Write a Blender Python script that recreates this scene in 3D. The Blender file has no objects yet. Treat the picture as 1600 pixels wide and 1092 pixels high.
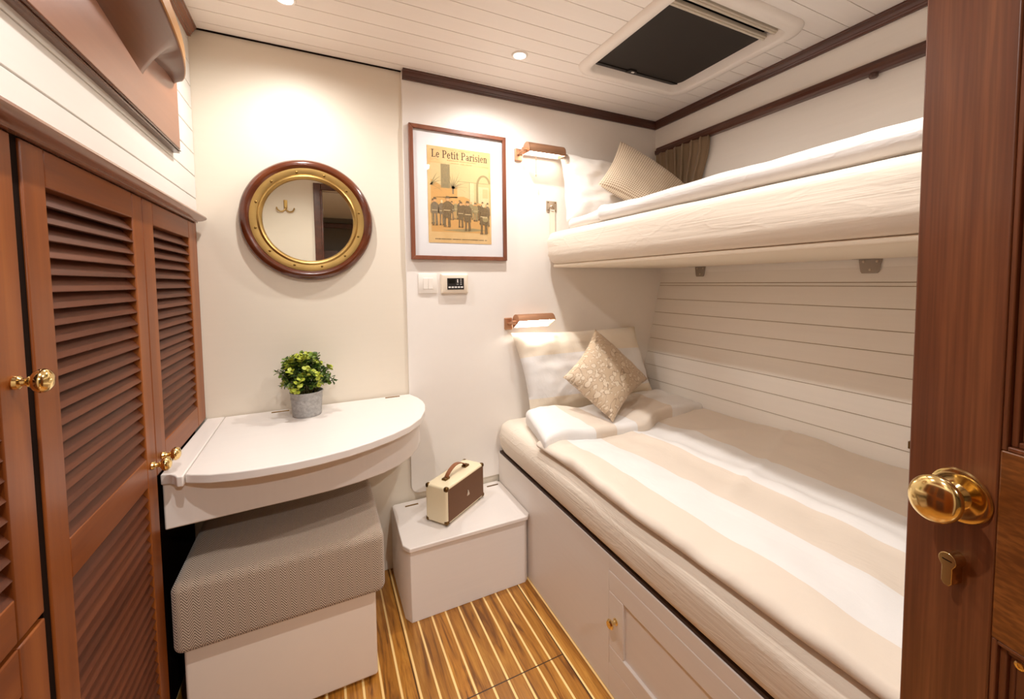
import bpy, bmesh, math, random
from mathutils import Vector, Matrix, noise
R = math.radians
scene = bpy.context.scene
COL = scene.collection
random.seed(7)

# ------------------------------------------------------------------ helpers
class MB:
    def __init__(s):
        s.v = []; s.f = []; s.m = []; s.uv = {}
    def add(s, verts, faces, mat=0, M=None, uvs=None):
        o = len(s.v)
        for i, p in enumerate(verts):
            p = Vector(p)
            if M is not None: p = M @ p
            s.v.append(p)
            if uvs: s.uv[o + i] = uvs[i]
        for f in faces:
            s.f.append([o + i for i in f]); s.m.append(mat)
        return s
    def box(s, x0, x1, y0, y1, z0, z1, mat=0, M=None):
        v = [(x, y, z) for z in (z0, z1) for y in (y0, y1) for x in (x0, x1)]
        f = [(0, 2, 3, 1), (4, 5, 7, 6), (0, 1, 5, 4), (2, 6, 7, 3), (0, 4, 6, 2), (1, 3, 7, 5)]
        return s.add(v, f, mat, M)
    def prism(s, poly, h0, h1, axis='z', mat=0, M=None):
        # poly: 2D points; axis z -> (x,y), y -> (x,z), x -> (y,z)
        def P(a, b, h):
            return (a, b, h) if axis == 'z' else (a, h, b) if axis == 'y' else (h, a, b)
        n = len(poly)
        v = [P(a, b, h0) for a, b in poly] + [P(a, b, h1) for a, b in poly]
        f = [tuple(range(n))[::-1], tuple(range(n, 2 * n))]
        for i in range(n):
            j = (i + 1) % n
            f.append((i, j, n + j, n + i))
        return s.add(v, f, mat, M)
    def lathe(s, prof, M=None, seg=32, mat=0, sx=1.0, sy=1.0):
        # prof: (r, h) along local z
        v = []; f = []
        n = len(prof)
        for r, h in prof:
            for k in range(seg):
                a = 2 * math.pi * k / seg
                v.append((r * math.cos(a) * sx, r * math.sin(a) * sy, h))
        for i in range(n - 1):
            for k in range(seg):
                k2 = (k + 1) % seg
                f.append((i * seg + k, i * seg + k2, (i + 1) * seg + k2, (i + 1) * seg + k))
        if prof[0][0] > 1e-6: f.append(tuple(range(seg))[::-1])
        if prof[-1][0] > 1e-6: f.append(tuple((n - 1) * seg + k for k in range(seg)))
        return s.add(v, f, mat, M)
    def ring(s, prof, M=None, seg=64, mat=0):
        # closed profile (r, h) revolved
        v = []; f = []; n = len(prof)
        for r, h in prof:
            for k in range(seg):
                a = 2 * math.pi * k / seg
                v.append((r * math.cos(a), r * math.sin(a), h))
        for i in range(n):
            i2 = (i + 1) % n
            for k in range(seg):
                k2 = (k + 1) % seg
                f.append((i * seg + k, i * seg + k2, i2 * seg + k2, i2 * seg + k))
        return s.add(v, f, mat, M)
    def tube(s, pts, r, seg=10, mat=0, M=None, radii=None):
        pts = [Vector(p) for p in pts]
        v = []; f = []; n = len(pts)
        up = Vector((0.013, 0.021, 1)).normalized()
        for i, p in enumerate(pts):
            t = (pts[min(i + 1, n - 1)] - pts[max(i - 1, 0)]).normalized()
            a = t.cross(up)
            if a.length < 0.05: a = t.cross(Vector((1, 0, 0.1)))
            a.normalize(); b = t.cross(a)
            rr = radii[i] if radii else r
            for k in range(seg):
                th = 2 * math.pi * k / seg
                v.append(p + (a * math.cos(th) + b * math.sin(th)) * rr)
        for i in range(n - 1):
            for k in range(seg):
                k2 = (k + 1) % seg
                f.append((i * seg + k, i * seg + k2, (i + 1) * seg + k2, (i + 1) * seg + k))
        f.append(tuple(range(seg))[::-1]); f.append(tuple((n - 1) * seg + k for k in range(seg)))
        return s.add(v, f, mat, M)
    def softbox(s, x0, x1, y0, y1, z0, z1, r, res=0.03, fn=None, mat=0, M=None):
        lo = (x0, y0, z0); hi = (x1, y1, z1)
        ax = []
        for a in range(3):
            L = [lo[a] + r * t for t in (0, .25, .5, .75)]
            span = hi[a] - lo[a] - 2 * r
            n = max(1, int(round(span / res)))
            L += [lo[a] + r + span * i / n for i in range(n + 1)]
            L += [hi[a] - r * t for t in (.75, .5, .25, 0)]
            ax.append(L)
        idx = {}; verts = []; faces = []
        def vid(i, j, k):
            key = (i, j, k)
            if key in idx: return idx[key]
            p = (ax[0][i], ax[1][j], ax[2][k])
            q = [min(max(p[a], lo[a] + r), hi[a] - r) for a in range(3)]
            d = Vector(p) - Vector(q)
            # cube edge to arc
            if d.length > 1e-9:
                m = max(abs(c) for c in d)
                e = Vector([math.tan(c / r * math.pi / 4) for c in d]) if r > 0 else d
                d = e.normalized() * r
                w = Vector(q) + d
            else: w = Vector(q)
            if fn: w = Vector(fn(w))
            idx[key] = len(verts); verts.append(w); return idx[key]
        N = [len(a) - 1 for a in ax]
        for a, b, c in ((0, 1, 2), (1, 2, 0), (2, 0, 1)):
            for side in (0, N[c]):
                for i in range(N[a]):
                    for j in range(N[b]):
                        q = []
                        for (ii, jj) in ((i, j), (i + 1, j), (i + 1, j + 1), (i, j + 1)):
                            t = [0, 0, 0]; t[a] = ii; t[b] = jj; t[c] = side
                            q.append(vid(*t))
                        faces.append(tuple(q) if side else tuple(q[::-1]))
        return s.add(verts, faces, mat, M)
    def build(s, name, mats, parent=None, bevel=0, smooth=True, angle=35, subsurf=0, seg=2):
        me = bpy.data.meshes.new(name)
        me.from_pydata([tuple(v) for v in s.v], [], s.f)
        if not isinstance(mats, (list, tuple)): mats = [mats]
        for m in mats: me.materials.append(m)
        for p, mi in zip(me.polygons, s.m):
            p.material_index = mi; p.use_smooth = smooth
        if s.uv:
            uvl = me.uv_layers.new(name='UVMap')
            for l in me.loops: uvl.data[l.index].uv = s.uv.get(l.vertex_index, (0, 0))
        bm = bmesh.new(); bm.from_mesh(me)
        bmesh.ops.recalc_face_normals(bm, faces=bm.faces); bm.to_mesh(me); bm.free()
        if smooth: me.set_sharp_from_angle(angle=R(angle))
        o = bpy.data.objects.new(name, me); COL.objects.link(o)
        if parent: setpar(o, parent)
        if bevel:
            b = o.modifiers.new('bevel', 'BEVEL'); b.width = bevel; b.segments = seg
            b.limit_method = 'ANGLE'; b.angle_limit = R(40); b.harden_normals = False
        if subsurf:
            d = o.modifiers.new('subsurf', 'SUBSURF'); d.levels = subsurf; d.render_levels = subsurf
        return o

def root_of(o):
    M = Matrix.Identity(4)
    while o is not None:
        M = o.matrix_basis @ M if o.parent is None else (o.matrix_parent_inverse @ o.matrix_basis) @ M
        o = o.parent
    return M
def world_of(o):
    L = o.matrix_basis.copy()
    if o.parent: return world_of(o.parent) @ o.matrix_parent_inverse @ L
    return L
def setpar(o, parent):
    o.parent = parent
    o.matrix_parent_inverse = world_of(parent).inverted()
def tag(o, label, cat, group=None, kind=None):
    o['label'] = label; o['category'] = cat
    if group: o['group'] = group
    if kind: o['kind'] = kind
    return o
def thing(name, loc, label, cat, group=None):
    e = bpy.data.objects.new(name, None); COL.objects.link(e)
    e.location = loc; e.empty_display_size = 0.05
    return tag(e, label, cat, group)
def struct(o, label=None):
    o['kind'] = 'structure'
    if label: o['label'] = label
    return o
def dup(o, parent=None):
    c = o.copy(); COL.objects.link(c)
    if parent: c.parent = parent
    for ch in [x for x in bpy.data.objects if x.parent is o]: dup(ch, c)
    return c
def frame_mat(org, xa, ya, za):
    M = Matrix.Identity(4)
    for i, a in enumerate((xa, ya, za)):
        a = Vector(a)
        M[0][i], M[1][i], M[2][i] = a.x, a.y, a.z
    M[0][3], M[1][3], M[2][3] = org
    return M
def aim(org, d):      # local z -> d
    d = Vector(d).normalized()
    return Matrix.Translation(Vector(org)) @ d.to_track_quat('Z', 'Y').to_matrix().to_4x4()
def nz(p, s, o=0.0):
    return noise.noise(Vector((p[0] * s + o, p[1] * s + o * 1.7, p[2] * s - o)))

# ------------------------------------------------------------------ materials
def lin(c):
    c = c / 255.0
    return c / 12.92 if c <= 0.04045 else ((c + 0.055) / 1.055) ** 2.4
def rgb(r, g, b): return (lin(r), lin(g), lin(b), 1)

class NT:
    def __init__(s, name):
        s.mat = bpy.data.materials.new(name); s.mat.use_nodes = True
        s.n = s.mat.node_tree.nodes; s.l = s.mat.node_tree.links
        s.n.clear()
        s.out = s.n.new('ShaderNodeOutputMaterial'); s.p = s.n.new('ShaderNodeBsdfPrincipled')
        s.l.new(s.p.outputs[0], s.out.inputs[0])
    def node(s, t, **kw):
        n = s.n.new(t)
        for k, v in kw.items():
            if k.startswith('_'): setattr(n, k[1:], v)
            else: n.inputs[k.replace('__', ' ')].default_value = v
        return n
    def link(s, a, b): s.l.new(a, b)
    def coord(s, which='Object', scale=(1, 1, 1), rot=(0, 0, 0)):
        tc = s.n.new('ShaderNodeTexCoord'); mp = s.n.new('ShaderNodeMapping')
        mp.inputs['Scale'].default_value = scale; mp.inputs['Rotation'].default_value = rot
        s.link(tc.outputs[which], mp.inputs[0]); return mp.outputs[0]
    def math(s, op, a, b=None, c=None):
        n = s.n.new('ShaderNodeMath'); n.operation = op
        for i, x in enumerate((a, b, c)):
            if x is None: continue
            if isinstance(x, (int, float)): n.inputs[i].default_value = x
            else: s.link(x, n.inputs[i])
        return n.outputs[0]
    def mix(s, fac, a, b, mode='MIX'):
        n = s.n.new('ShaderNodeMix'); n.data_type = 'RGBA'; n.blend_type = mode
        for sock, x in ((n.inputs[0], fac), (n.inputs[6], a), (n.inputs[7], b)):
            if isinstance(x, (int, float)): sock.default_value = x
            elif isinstance(x, tuple): sock.default_value = x
            else: s.link(x, sock)
        return n.outputs[2]
    def ramp(s, fac, stops):
        n = s.n.new('ShaderNodeValToRGB'); e = n.color_ramp.elements
        while len(e) < len(stops): e.new(0.5)
        for i, (p, c) in enumerate(stops):
            e[i].position = p; e[i].color = c
        s.link(fac, n.inputs[0]); return n.outputs[0]
    def noise(s, vec, scale=5, detail=4, rough=0.5, dist=0):
        n = s.n.new('ShaderNodeTexNoise')
        n.inputs['Scale'].default_value = scale; n.inputs['Detail'].default_value = detail
        n.inputs['Roughness'].default_value = rough; n.inputs['Distortion'].default_value = dist
        s.link(vec, n.inputs['Vector']); return n.outputs[0]
    def bump(s, h, strength=0.2, dist=0.002):
        b = s.n.new('ShaderNodeBump'); b.inputs['Strength'].default_value = strength
        b.inputs['Distance'].default_value = dist
        s.link(h, b.inputs['Height']); s.link(b.outputs[0], s.p.inputs['Normal'])
    def set(s, **kw):
        for k, v in kw.items():
            k = k.replace('__', ' ')
            if isinstance(v, (int, float, tuple)): s.p.inputs[k].default_value = v
            else: s.link(v, s.p.inputs[k])
        return s

def plain(name, c, rough=0.5, metal=0, coat=0, var=0.0, spec=0.5, bump=0, bscale=400):
    t = NT(name); t.set(Roughness=rough, Metallic=metal, Coat__Weight=coat)
    t.p.inputs['Specular IOR Level'].default_value = spec
    if var:
        n = t.noise(t.coord(), 14, 4)
        d = tuple(x * (1 - var) for x in c[:3]) + (1,)
        t.set(Base__Color=t.mix(n, d, c))
    else: t.p.inputs['Base Color'].default_value = c
    if bump: t.bump(t.noise(t.coord(), bscale, 2), bump)
    return t.mat

def painted(name, c, grain='y', rough=0.38, amt=0.05):
    # brushed white paint with a faint open wood grain under it
    t = NT(name)
    sc = {'x': (3, 90, 90), 'y': (90, 3, 90), 'z': (90, 90, 3), 'n': (20, 20, 20)}[grain]
    n = t.noise(t.coord(scale=sc), 1.0, 3, .6)
    d = tuple(x * (1 - amt) for x in c[:3]) + (1,)
    t.set(Base__Color=t.mix(n, d, c), Roughness=rough)
    t.bump(n, .06, .001)
    return t.mat

def wood(name, c1, c2, c3, grain='z', rough=0.32, coat=0.25, fine=1.0, big=1.0, pores=0.25, spec=.5):
    t = NT(name); t.p.inputs['Specular IOR Level'].default_value = spec
    s1 = {'x': (1.2, 26, 26), 'y': (26, 1.2, 26), 'z': (26, 26, 1.2)}[grain]
    s2 = {'x': (6, 260, 260), 'y': (260, 6, 260), 'z': (260, 260, 6)}[grain]
    s1 = tuple(x * big for x in s1); s2 = tuple(x * fine for x in s2)
    a = t.noise(t.coord(scale=s1), 1.0, 5, .55, .35)
    f = t.noise(t.coord(scale=s2), 1.0, 2, .5)
    base = t.ramp(a, [(0.30, c1), (0.52, c2), (0.72, c3)])
    dark = tuple(x * 0.55 for x in c1[:3]) + (1,)
    pr = t.ramp(f, [(0.40, (1, 1, 1, 1)), (0.62, (0, 0, 0, 1))])
    k = t.math('MULTIPLY', pr, pores)
    t.set(Base__Color=t.mix(k, base, dark), Roughness=rough, Coat__Weight=coat, Coat__Roughness=.15)
    t.bump(f, .04, .0006)
    return t.mat

def fabric(name, c, rough=0.85, weave=900, amt=0.06, sheen=.15, wr=0.0):
    t = NT(name)
    n = t.noise(t.coord(), weave, 2)
    d = tuple(x * (1 - amt) for x in c[:3]) + (1,)
    t.set(Base__Color=t.mix(n, d, c), Roughness=rough, Sheen__Weight=sheen)
    if wr:
        w = t.noise(t.coord(scale=(7, 1.5, 58)), 1, 4, .6, .7)
        w2 = t.noise(t.coord(scale=(5, 4, 11)), 1, 3, .5, 1.5)
        rid = t.math('SUBTRACT', 1.0, t.math('MINIMUM', t.math('MULTIPLY', t.math('ABSOLUTE', t.math('SUBTRACT', w2, .5)), 14), 1.0))
        h = t.math('ADD', t.math('MULTIPLY', w, wr), t.math('ADD', t.math('MULTIPLY', rid, .10), t.math('MULTIPLY', n, .02)))
        t.bump(h, .55, .007)
    else: t.bump(n, .12, .0006)
    return t.mat

WHITE = rgb(233, 226, 220)
m_white_y = painted('white_paint_lengthwise', WHITE, 'y')
m_white_x = painted('white_paint_crosswise', WHITE, 'x')
m_white_z = painted('white_paint_upright', WHITE, 'z')
m_whitewall = painted('white_wall_paint', rgb(240, 235, 229), 'n', .45, .03)
m_ceil = painted('ceiling_paint', rgb(247, 241, 235), 'x', .5, .03)
m_cream = painted('cream_wall_paint', rgb(233, 224, 208), 'x', .5, .03)
m_hull = painted('hull_lining_paint', rgb(246, 241, 233), 'y', .42, .05)
m_groove = plain('plank_groove_shadow_gap', rgb(176, 156, 132), .9)
m_grey_groove = plain('pale_plank_seam', rgb(196, 190, 180), .9)
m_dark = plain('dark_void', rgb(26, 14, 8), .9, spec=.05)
m_ward = wood('cherry_wardrobe_upright', rgb(116, 58, 20), rgb(134, 71, 26), rgb(152, 86, 35), 'z', .40, .06, spec=.3, pores=.06)
m_ward_y = wood('cherry_wardrobe_rail', rgb(112, 55, 19), rgb(130, 68, 25), rgb(148, 82, 33), 'y', .40, .06, spec=.3, pores=.06)
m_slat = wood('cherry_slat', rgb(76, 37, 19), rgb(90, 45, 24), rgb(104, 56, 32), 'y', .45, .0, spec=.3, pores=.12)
m_trim = wood('mahogany_moulding_y', rgb(70, 36, 24), rgb(84, 45, 30), rgb(98, 55, 38), 'y', .3, .3, pores=.12)
m_trim_x = wood('mahogany_moulding_x', rgb(62, 30, 20), rgb(76, 38, 25), rgb(92, 48, 32), 'x', .3, .3, pores=.12)
m_corn = wood('walnut_cornice', rgb(124, 78, 56), rgb(140, 92, 68), rgb(154, 104, 80), 'y', .25, .4, pores=.08)
m_door = wood('mahogany_door', rgb(94, 50, 27), rgb(116, 65, 37), rgb(138, 84, 50), 'z', .34, .12, big=.8, pores=.35)
m_door_x = wood('mahogany_door_rail', rgb(112, 62, 26), rgb(138, 82, 36), rgb(158, 98, 46), 'y', .3, .12, big=.8, pores=.55)
m_plaque = wood('plaque_wood', rgb(134, 82, 54), rgb(146, 92, 62), rgb(158, 102, 72), 'y', .35, .2, big=.5, pores=.03)
m_plaque_edge = wood('plaque_edge_wood', rgb(78, 44, 26), rgb(92, 54, 32), rgb(108, 66, 40), 'y', .22, .5, pores=.05)
m_modelhull = wood('model_hull_wood', rgb(88, 44, 14), rgb(104, 54, 18), rgb(120, 66, 26), 'y', .28, .0, big=.4, pores=.05, spec=.4)
m_modeldeck = wood('model_deck_wood', rgb(170, 118, 62), rgb(184, 132, 74), rgb(194, 144, 86), 'y', .3, .3, big=.4, pores=.04)
m_ring = wood('mirror_rim_wood', rgb(74, 32, 15), rgb(92, 42, 19), rgb(112, 56, 26), 'x', .16, .6, big=.4, pores=.03)
m_frame = wood('picture_frame_wood', rgb(112, 62, 40), rgb(126, 72, 48), rgb(138, 82, 56), 'z', .35, .1, pores=.08)
m_brass = plain('polished_brass', rgb(240, 212, 148), .14, 1, var=.08)
m_oldbrass = plain('aged_brass', rgb(206, 170, 104), .4, 1, var=.4)
m_bronze = plain('dark_bronze', rgb(120, 92, 56), .35, 1, var=.2)
m_screw = plain('dark_screw_head', rgb(130, 100, 52), .35, 1)
m_copper = plain('brushed_copper', rgb(206, 160, 128), .46, 1, var=.15)
m_steel = plain('brushed_steel', rgb(170, 160, 148), .35, 1, var=.1)
m_nickel = plain('satin_nickel', rgb(200, 186, 168), .3, 1)
m_galv = NT('galvanised_zinc')
_n = m_galv.noise(m_galv.coord(), 90, 6, .65)
_n2 = m_galv.noise(m_galv.coord(), 26, 4, .6)
m_galv.set(Base__Color=m_galv.mix(_n2, m_galv.ramp(_n, [(.3, rgb(128, 126, 124)), (.7, rgb(212, 210, 208))]), rgb(160, 158, 155)), Roughness=.6, Metallic=.15)
m_galv.bump(_n, .15, .001); m_galv = m_galv.mat
m_mirror = plain('silvered_mirror', (.86, .86, .80, 1), 0.0, 1)
m_plastic = plain('white_plastic', rgb(238, 232, 224), .28)
m_ivory = plain('ivory_plastic', rgb(236, 224, 206), .35)
m_black = plain('black_plastic', rgb(26, 22, 20), .4)
m_lcd = plain('dark_display', rgb(12, 10, 8), .12)
m_lightgrey = plain('pale_marking', rgb(225, 222, 218), .5)
m_blind = plain('black_blind_cloth', rgb(44, 37, 31), .75, var=.1)
m_bar = plain('cream_aluminium_bar', rgb(205, 195, 178), .4)
m_hatch = plain('hatch_gelcoat', rgb(241, 234, 226), .35)
m_soil = plain('dark_soil', rgb(50, 40, 30), .95)
m_leaf1 = plain('leaf_dark', rgb(62, 88, 34), .45)
m_leaf2 = plain('leaf_mid', rgb(112, 138, 50), .45)
m_leaf3 = plain('leaf_lime', rgb(176, 186, 66), .45)
m_stem = plain('leaf_stem', rgb(96, 92, 44), .6)
m_vinyl = plain('white_vinyl', rgb(232, 218, 204), .45, var=.03)
m_leather = plain('tan_leather', rgb(150, 92, 56), .45, var=.25)
m_creamvinyl = plain('cream_leatherette', rgb(238, 224, 190), .42, var=.04, bump=.1, bscale=900)
m_sheet = fabric('cream_sheet', rgb(232, 220, 204), wr=.5)
m_linen = fabric('white_linen', rgb(230, 226, 222), wr=.35)
m_web = fabric('cream_webbing', rgb(238, 226, 206))
m_curtain = fabric('brown_curtain', rgb(150, 126, 98), weave=700, amt=.15)
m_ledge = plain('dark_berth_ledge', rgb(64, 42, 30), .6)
m_mat = plain('mount_board', rgb(228, 228, 230), .8)

def emit(name, c, strength):
    t = NT(name); e = t.n.new('ShaderNodeEmission')
    e.inputs[0].default_value = c; e.inputs[1].default_value = strength
    t.l.new(e.outputs[0], t.out.inputs[0]); return t.mat
m_lens = emit('downlight_lens_glow', (1, .93, .84, 1), 30)
m_tube = emit('reading_lamp_tube_glow', (1, .9, .77, 1), 18)
m_tube_low = emit('lower_lamp_tube_glow', (1, .91, .8, 1), 42)

def glazing():
    t = NT('picture_glass'); t.n.remove(t.p)
    tr = t.n.new('ShaderNodeBsdfTransparent'); gl = t.n.new('ShaderNodeBsdfGlossy')
    gl.inputs['Roughness'].default_value = 0.02
    fr = t.n.new('ShaderNodeFresnel'); fr.inputs[0].default_value = 1.45
    mx = t.n.new('ShaderNodeMixShader')
    ge = t.n.new('ShaderNodeNewGeometry'); t.link(t.math('MULTIPLY', fr.outputs[0], t.math('SUBTRACT', 1.0, ge.outputs['Backfacing'])), mx.inputs[0]); t.link(tr.outputs[0], mx.inputs[1]); t.link(gl.outputs[0], mx.inputs[2])
    t.link(mx.outputs[0], t.out.inputs[0]); return t.mat
m_glass = glazing()

# teak-and-holly floor
def floor_mat():
    t = NT('teak_and_holly_floor')
    tc = t.n.new('ShaderNodeTexCoord'); sp = t.n.new('ShaderNodeSeparateXYZ')
    t.link(tc.outputs['Object'], sp.inputs[0]); X, Y = sp.outputs[0], sp.outputs[1]
    P, X0 = 0.0483, 0.1265
    u = t.math('DIVIDE', t.math('SUBTRACT', X, X0), P)
    idx = t.math('FLOOR', u); fr = t.math('SUBTRACT', u, idx)
    rnd = t.n.new('ShaderNodeTexWhiteNoise'); rnd.noise_dimensions = '1D'; t.link(idx, rnd.inputs['W'])
    cv = t.n.new('ShaderNodeCombineXYZ')
    t.link(t.math('MULTIPLY', X, 34), cv.inputs[0])
    t.link(t.math('ADD', t.math('MULTIPLY', Y, 2.4), t.math('MULTIPLY', idx, 3.7)), cv.inputs[1])
    t.link(t.math('MULTIPLY', idx, 1.3), cv.inputs[2])
    n1 = t.noise(cv.outputs[0], 1.2, 5, .6, 1.6)
    n2 = t.noise(t.coord(scale=(420, 14, 1)), 1, 2)
    base = t.ramp(n1, [(.34, rgb(112, 66, 22)), (.45, rgb(172, 112, 40)), (.56, rgb(188, 128, 50)), (.68, rgb(204, 146, 64))])
    base = t.mix(t.math('MULTIPLY', rnd.outputs[0], .42), base, rgb(116, 72, 26))
    base = t.mix(t.math('MULTIPLY', t.math('GREATER_THAN', n2, .56), .25), base, rgb(104, 64, 22))
    strip = t.math('LESS_THAN', t.math('ABSOLUTE', t.math('SUBTRACT', fr, .0)), .085)
    strip2 = t.math('GREATER_THAN', fr, .955)
    st = t.math('MAXIMUM', strip, strip2)
    col = t.mix(st, base, rgb(246, 212, 144))
    # seams of the lift-out panel
    s1 = t.math('MULTIPLY', t.math('LESS_THAN', t.math('ABSOLUTE', t.math('SUBTRACT', Y, 1.0945)), .0018), t.math('LESS_THAN', X, .654))
    s2 = t.math('LESS_THAN', t.math('ABSOLUTE', t.math('SUBTRACT', X, .6545)), .0016)
    s3 = t.math('LESS_THAN', t.math('ABSOLUTE', t.math('SUBTRACT', X, .2175)), .0012)
    sm = t.math('MAXIMUM', s1, t.math('MAXIMUM', s2, s3))
    col = t.mix(sm, col, rgb(52, 28, 12))
    t.set(Base__Color=col, Roughness=.3, Coat__Weight=.2, Coat__Roughness=.2)
    t.bump(n2, .03, .0005)
    return t.mat
m_floor = floor_mat()

def stripes(name, bounds, first_beige, axis='x', uv=False, cb=rgb(223, 210, 195), cw=rgb(231, 229, 227)):
    t = NT(name)
    tc = t.n.new('ShaderNodeTexCoord'); sp = t.n.new('ShaderNodeSeparateXYZ')
    t.link(tc.outputs['UV' if uv else 'Object'], sp.inputs[0])
    x = sp.outputs[{'x': 0, 'y': 1, 'z': 2}[axis]]
    acc = None
    for b in bounds:
        g = t.math('GREATER_THAN', x, b)
        acc = g if acc is None else t.math('ADD', acc, g)
    par = t.math('MODULO', acc, 2.0)
    a, b = (cb, cw) if first_beige else (cw, cb)
    n = t.noise(t.coord(), 900, 2)
    w = t.noise(t.coord(scale=(1, .6, 1)), 16, 4, .55, 1.0)
    c = t.mix(par, a, b)
    t.set(Base__Color=t.mix(t.math('MULTIPLY', n, .07), c, rgb(150, 130, 110)), Roughness=.8, Sheen__Weight=.2)
    w2 = t.noise(t.coord(scale=(7, 3.2, 5)), 1, 3, .5, 1.2)
    rid = t.math('SUBTRACT', 1.0, t.math('MINIMUM', t.math('MULTIPLY', t.math('ABSOLUTE', t.math('SUBTRACT', w2, .5)), 16), 1.0))
    t.bump(t.math('ADD', t.math('MULTIPLY', w, .35), t.math('ADD', t.math('MULTIPLY', rid, .10), t.math('MULTIPLY', n, .02))), .5, .006)
    return t.mat
m_duvet = stripes('striped_duvet_cloth', [.79, .92, 1.065, 1.245], True)
m_turn = stripes('striped_turned_cloth', [.90, 1.0, 1.085, 1.325], False)
m_pillow = stripes('striped_pillow_cloth', [.20, .70], True, 'y', True, cb=rgb(234, 223, 205))
m_pillow2 = fabric('white_pillow_cloth', rgb(240, 234, 226), wr=.4)

def herring():
    t = NT('herringbone_tweed')
    tc = t.n.new('ShaderNodeTexCoord'); sp = t.n.new('ShaderNodeSeparateXYZ')
    t.link(tc.outputs['Object'], sp.inputs[0])
    u = t.math('ADD', sp.outputs[0], t.math('MULTIPLY', sp.outputs[1], .0))
    v = t.math('ADD', sp.outputs[2], sp.outputs[1])
    w = .0115
    tri = t.math('MULTIPLY', t.math('PINGPONG', u, w), 1.5)
    k = t.math('DIVIDE', t.math('ADD', v, tri), .0074)
    fr = t.math('FRACT', k)
    n = t.noise(t.coord(), 420, 3)
    ln = t.math('ADD', t.math('ABSOLUTE', t.math('SUBTRACT', fr, .5)), t.math('MULTIPLY', t.math('SUBTRACT', n, .5), .35))
    col = t.ramp(ln, [(.20, rgb(104, 84, 68)), (.29, rgb(206, 188, 168))])
    t.set(Base__Color=col, Roughness=.95, Sheen__Weight=.3)
    t.bump(t.math('ADD', ln, n), .25, .0012)
    return t.mat
m_tweed = herring()

def checks():
    t = NT('honeycomb_check_weave')
    uv = t.coord('UV', (34, 34, 1))
    sp = t.n.new('ShaderNodeSeparateXYZ'); t.link(uv, sp.inputs[0])
    a = t.math('SINE', t.math('MULTIPLY', sp.outputs[0], math.pi * 2))
    b = t.math('SINE', t.math('MULTIPLY', sp.outputs[1], math.pi * 2))
    k = t.math('ADD', t.math('MULTIPLY', t.math('ADD', a, b), .25), .5)
    n = t.noise(t.coord(), 700, 2)
    k2 = t.math('ADD', k, t.math('MULTIPLY', t.math('SUBTRACT', n, .5), .3))
    t.set(Base__Color=t.ramp(k2, [(.3, rgb(160, 132, 102)), (.52, rgb(226, 209, 184))]), Roughness=.9, Sheen__Weight=.2)
    t.bump(k2, .5, .0015); return t.mat
m_check = checks()

def floral():
    t = NT('blossom_brocade')
    uv = t.coord('UV', (1, 1, 1))
    def blossoms(scale, off, r0):
        mp = t.n.new('ShaderNodeMapping'); mp.inputs['Location'].default_value = off
        t.link(uv, mp.inputs[0])
        d = t.n.new('ShaderNodeTexNoise'); d.inputs['Scale'].default_value = scale * 1.6; d.inputs['Detail'].default_value = 1
        t.link(mp.outputs[0], d.inputs['Vector'])
        va = t.n.new('ShaderNodeVectorMath'); va.operation = 'MULTIPLY_ADD'
        va.inputs[1].default_value = (.05, .05, 0); t.link(d.outputs[1], va.inputs[0]); t.link(mp.outputs[0], va.inputs[2])
        vo = t.n.new('ShaderNodeTexVoronoi'); vo.voronoi_dimensions = '2D'; vo.inputs['Scale'].default_value = scale
        vo.inputs['Randomness'].default_value = .9
        t.link(va.outputs[0], vo.inputs['Vector'])
        keep = t.n.new('ShaderNodeSeparateColor'); t.link(vo.outputs['Color'], keep.inputs[0])
        on = t.math('GREATER_THAN', keep.outputs[0], .50)
        rad = t.math('ADD', t.math('MULTIPLY', keep.outputs[1], r0 * .5), r0 * .7)
        q = t.math('DIVIDE', vo.outputs['Distance'], rad)
        fill = t.math('MULTIPLY', t.math('LESS_THAN', q, .9), on)
        rim = t.math('MULTIPLY', t.math('MULTIPLY', t.math('LESS_THAN', q, 1.12), t.math('GREATER_THAN', q, .9)), on)
        return fill, rim
    f1, r1 = blossoms(9.5, (0, 0, 0), .36); f2, r2 = blossoms(17, (.37, .21, 0), .34)
    wv = t.n.new('ShaderNodeTexNoise'); wv.inputs['Scale'].default_value = 4.5; wv.inputs['Detail'].default_value = 1; t.link(uv, wv.inputs['Vector'])
    twig = t.math('LESS_THAN', t.math('ABSOLUTE', t.math('SUBTRACT', wv.outputs[0], .5)), .008)
    base = rgb(190, 167, 140)
    n = t.noise(t.coord('UV', (60, 500, 1)), 1, 2)
    c = t.mix(t.math('MULTIPLY', n, .25), base, rgb(214, 190, 158))
    c = t.mix(t.math('MULTIPLY', twig, .55), c, rgb(120, 98, 76))
    c = t.mix(t.math('MULTIPLY', t.math('MAXIMUM', r1, r2), .55), c, rgb(128, 104, 80))
    fl = t.math('MAXIMUM', f1, f2)
    c = t.mix(fl, c, rgb(210, 193, 169))
    t.set(Base__Color=c, Roughness=.6, Sheen__Weight=.2)
    t.bump(fl, .3, .001); return t.mat
m_floral = floral()

def grille():
    t = NT('woven_speaker_cloth')
    sp = t.n.new('ShaderNodeSeparateXYZ'); t.link(t.coord('UV', (70, 40, 1)), sp.inputs[0])
    a = t.math('SINE', t.math('MULTIPLY', t.math('ADD', sp.outputs[0], sp.outputs[1]), math.pi))
    b = t.math('SINE', t.math('MULTIPLY', t.math('SUBTRACT', sp.outputs[0], sp.outputs[1]), math.pi))
    k = t.math('ADD', t.math('MULTIPLY', t.math('MULTIPLY', a, b), .5), .5)
    t.set(Base__Color=t.ramp(k, [(.3, rgb(70, 44, 28)), (.62, rgb(134, 94, 64))]), Roughness=.8)
    t.bump(k, .4, .0008); return t.mat
m_grille = grille()

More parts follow.
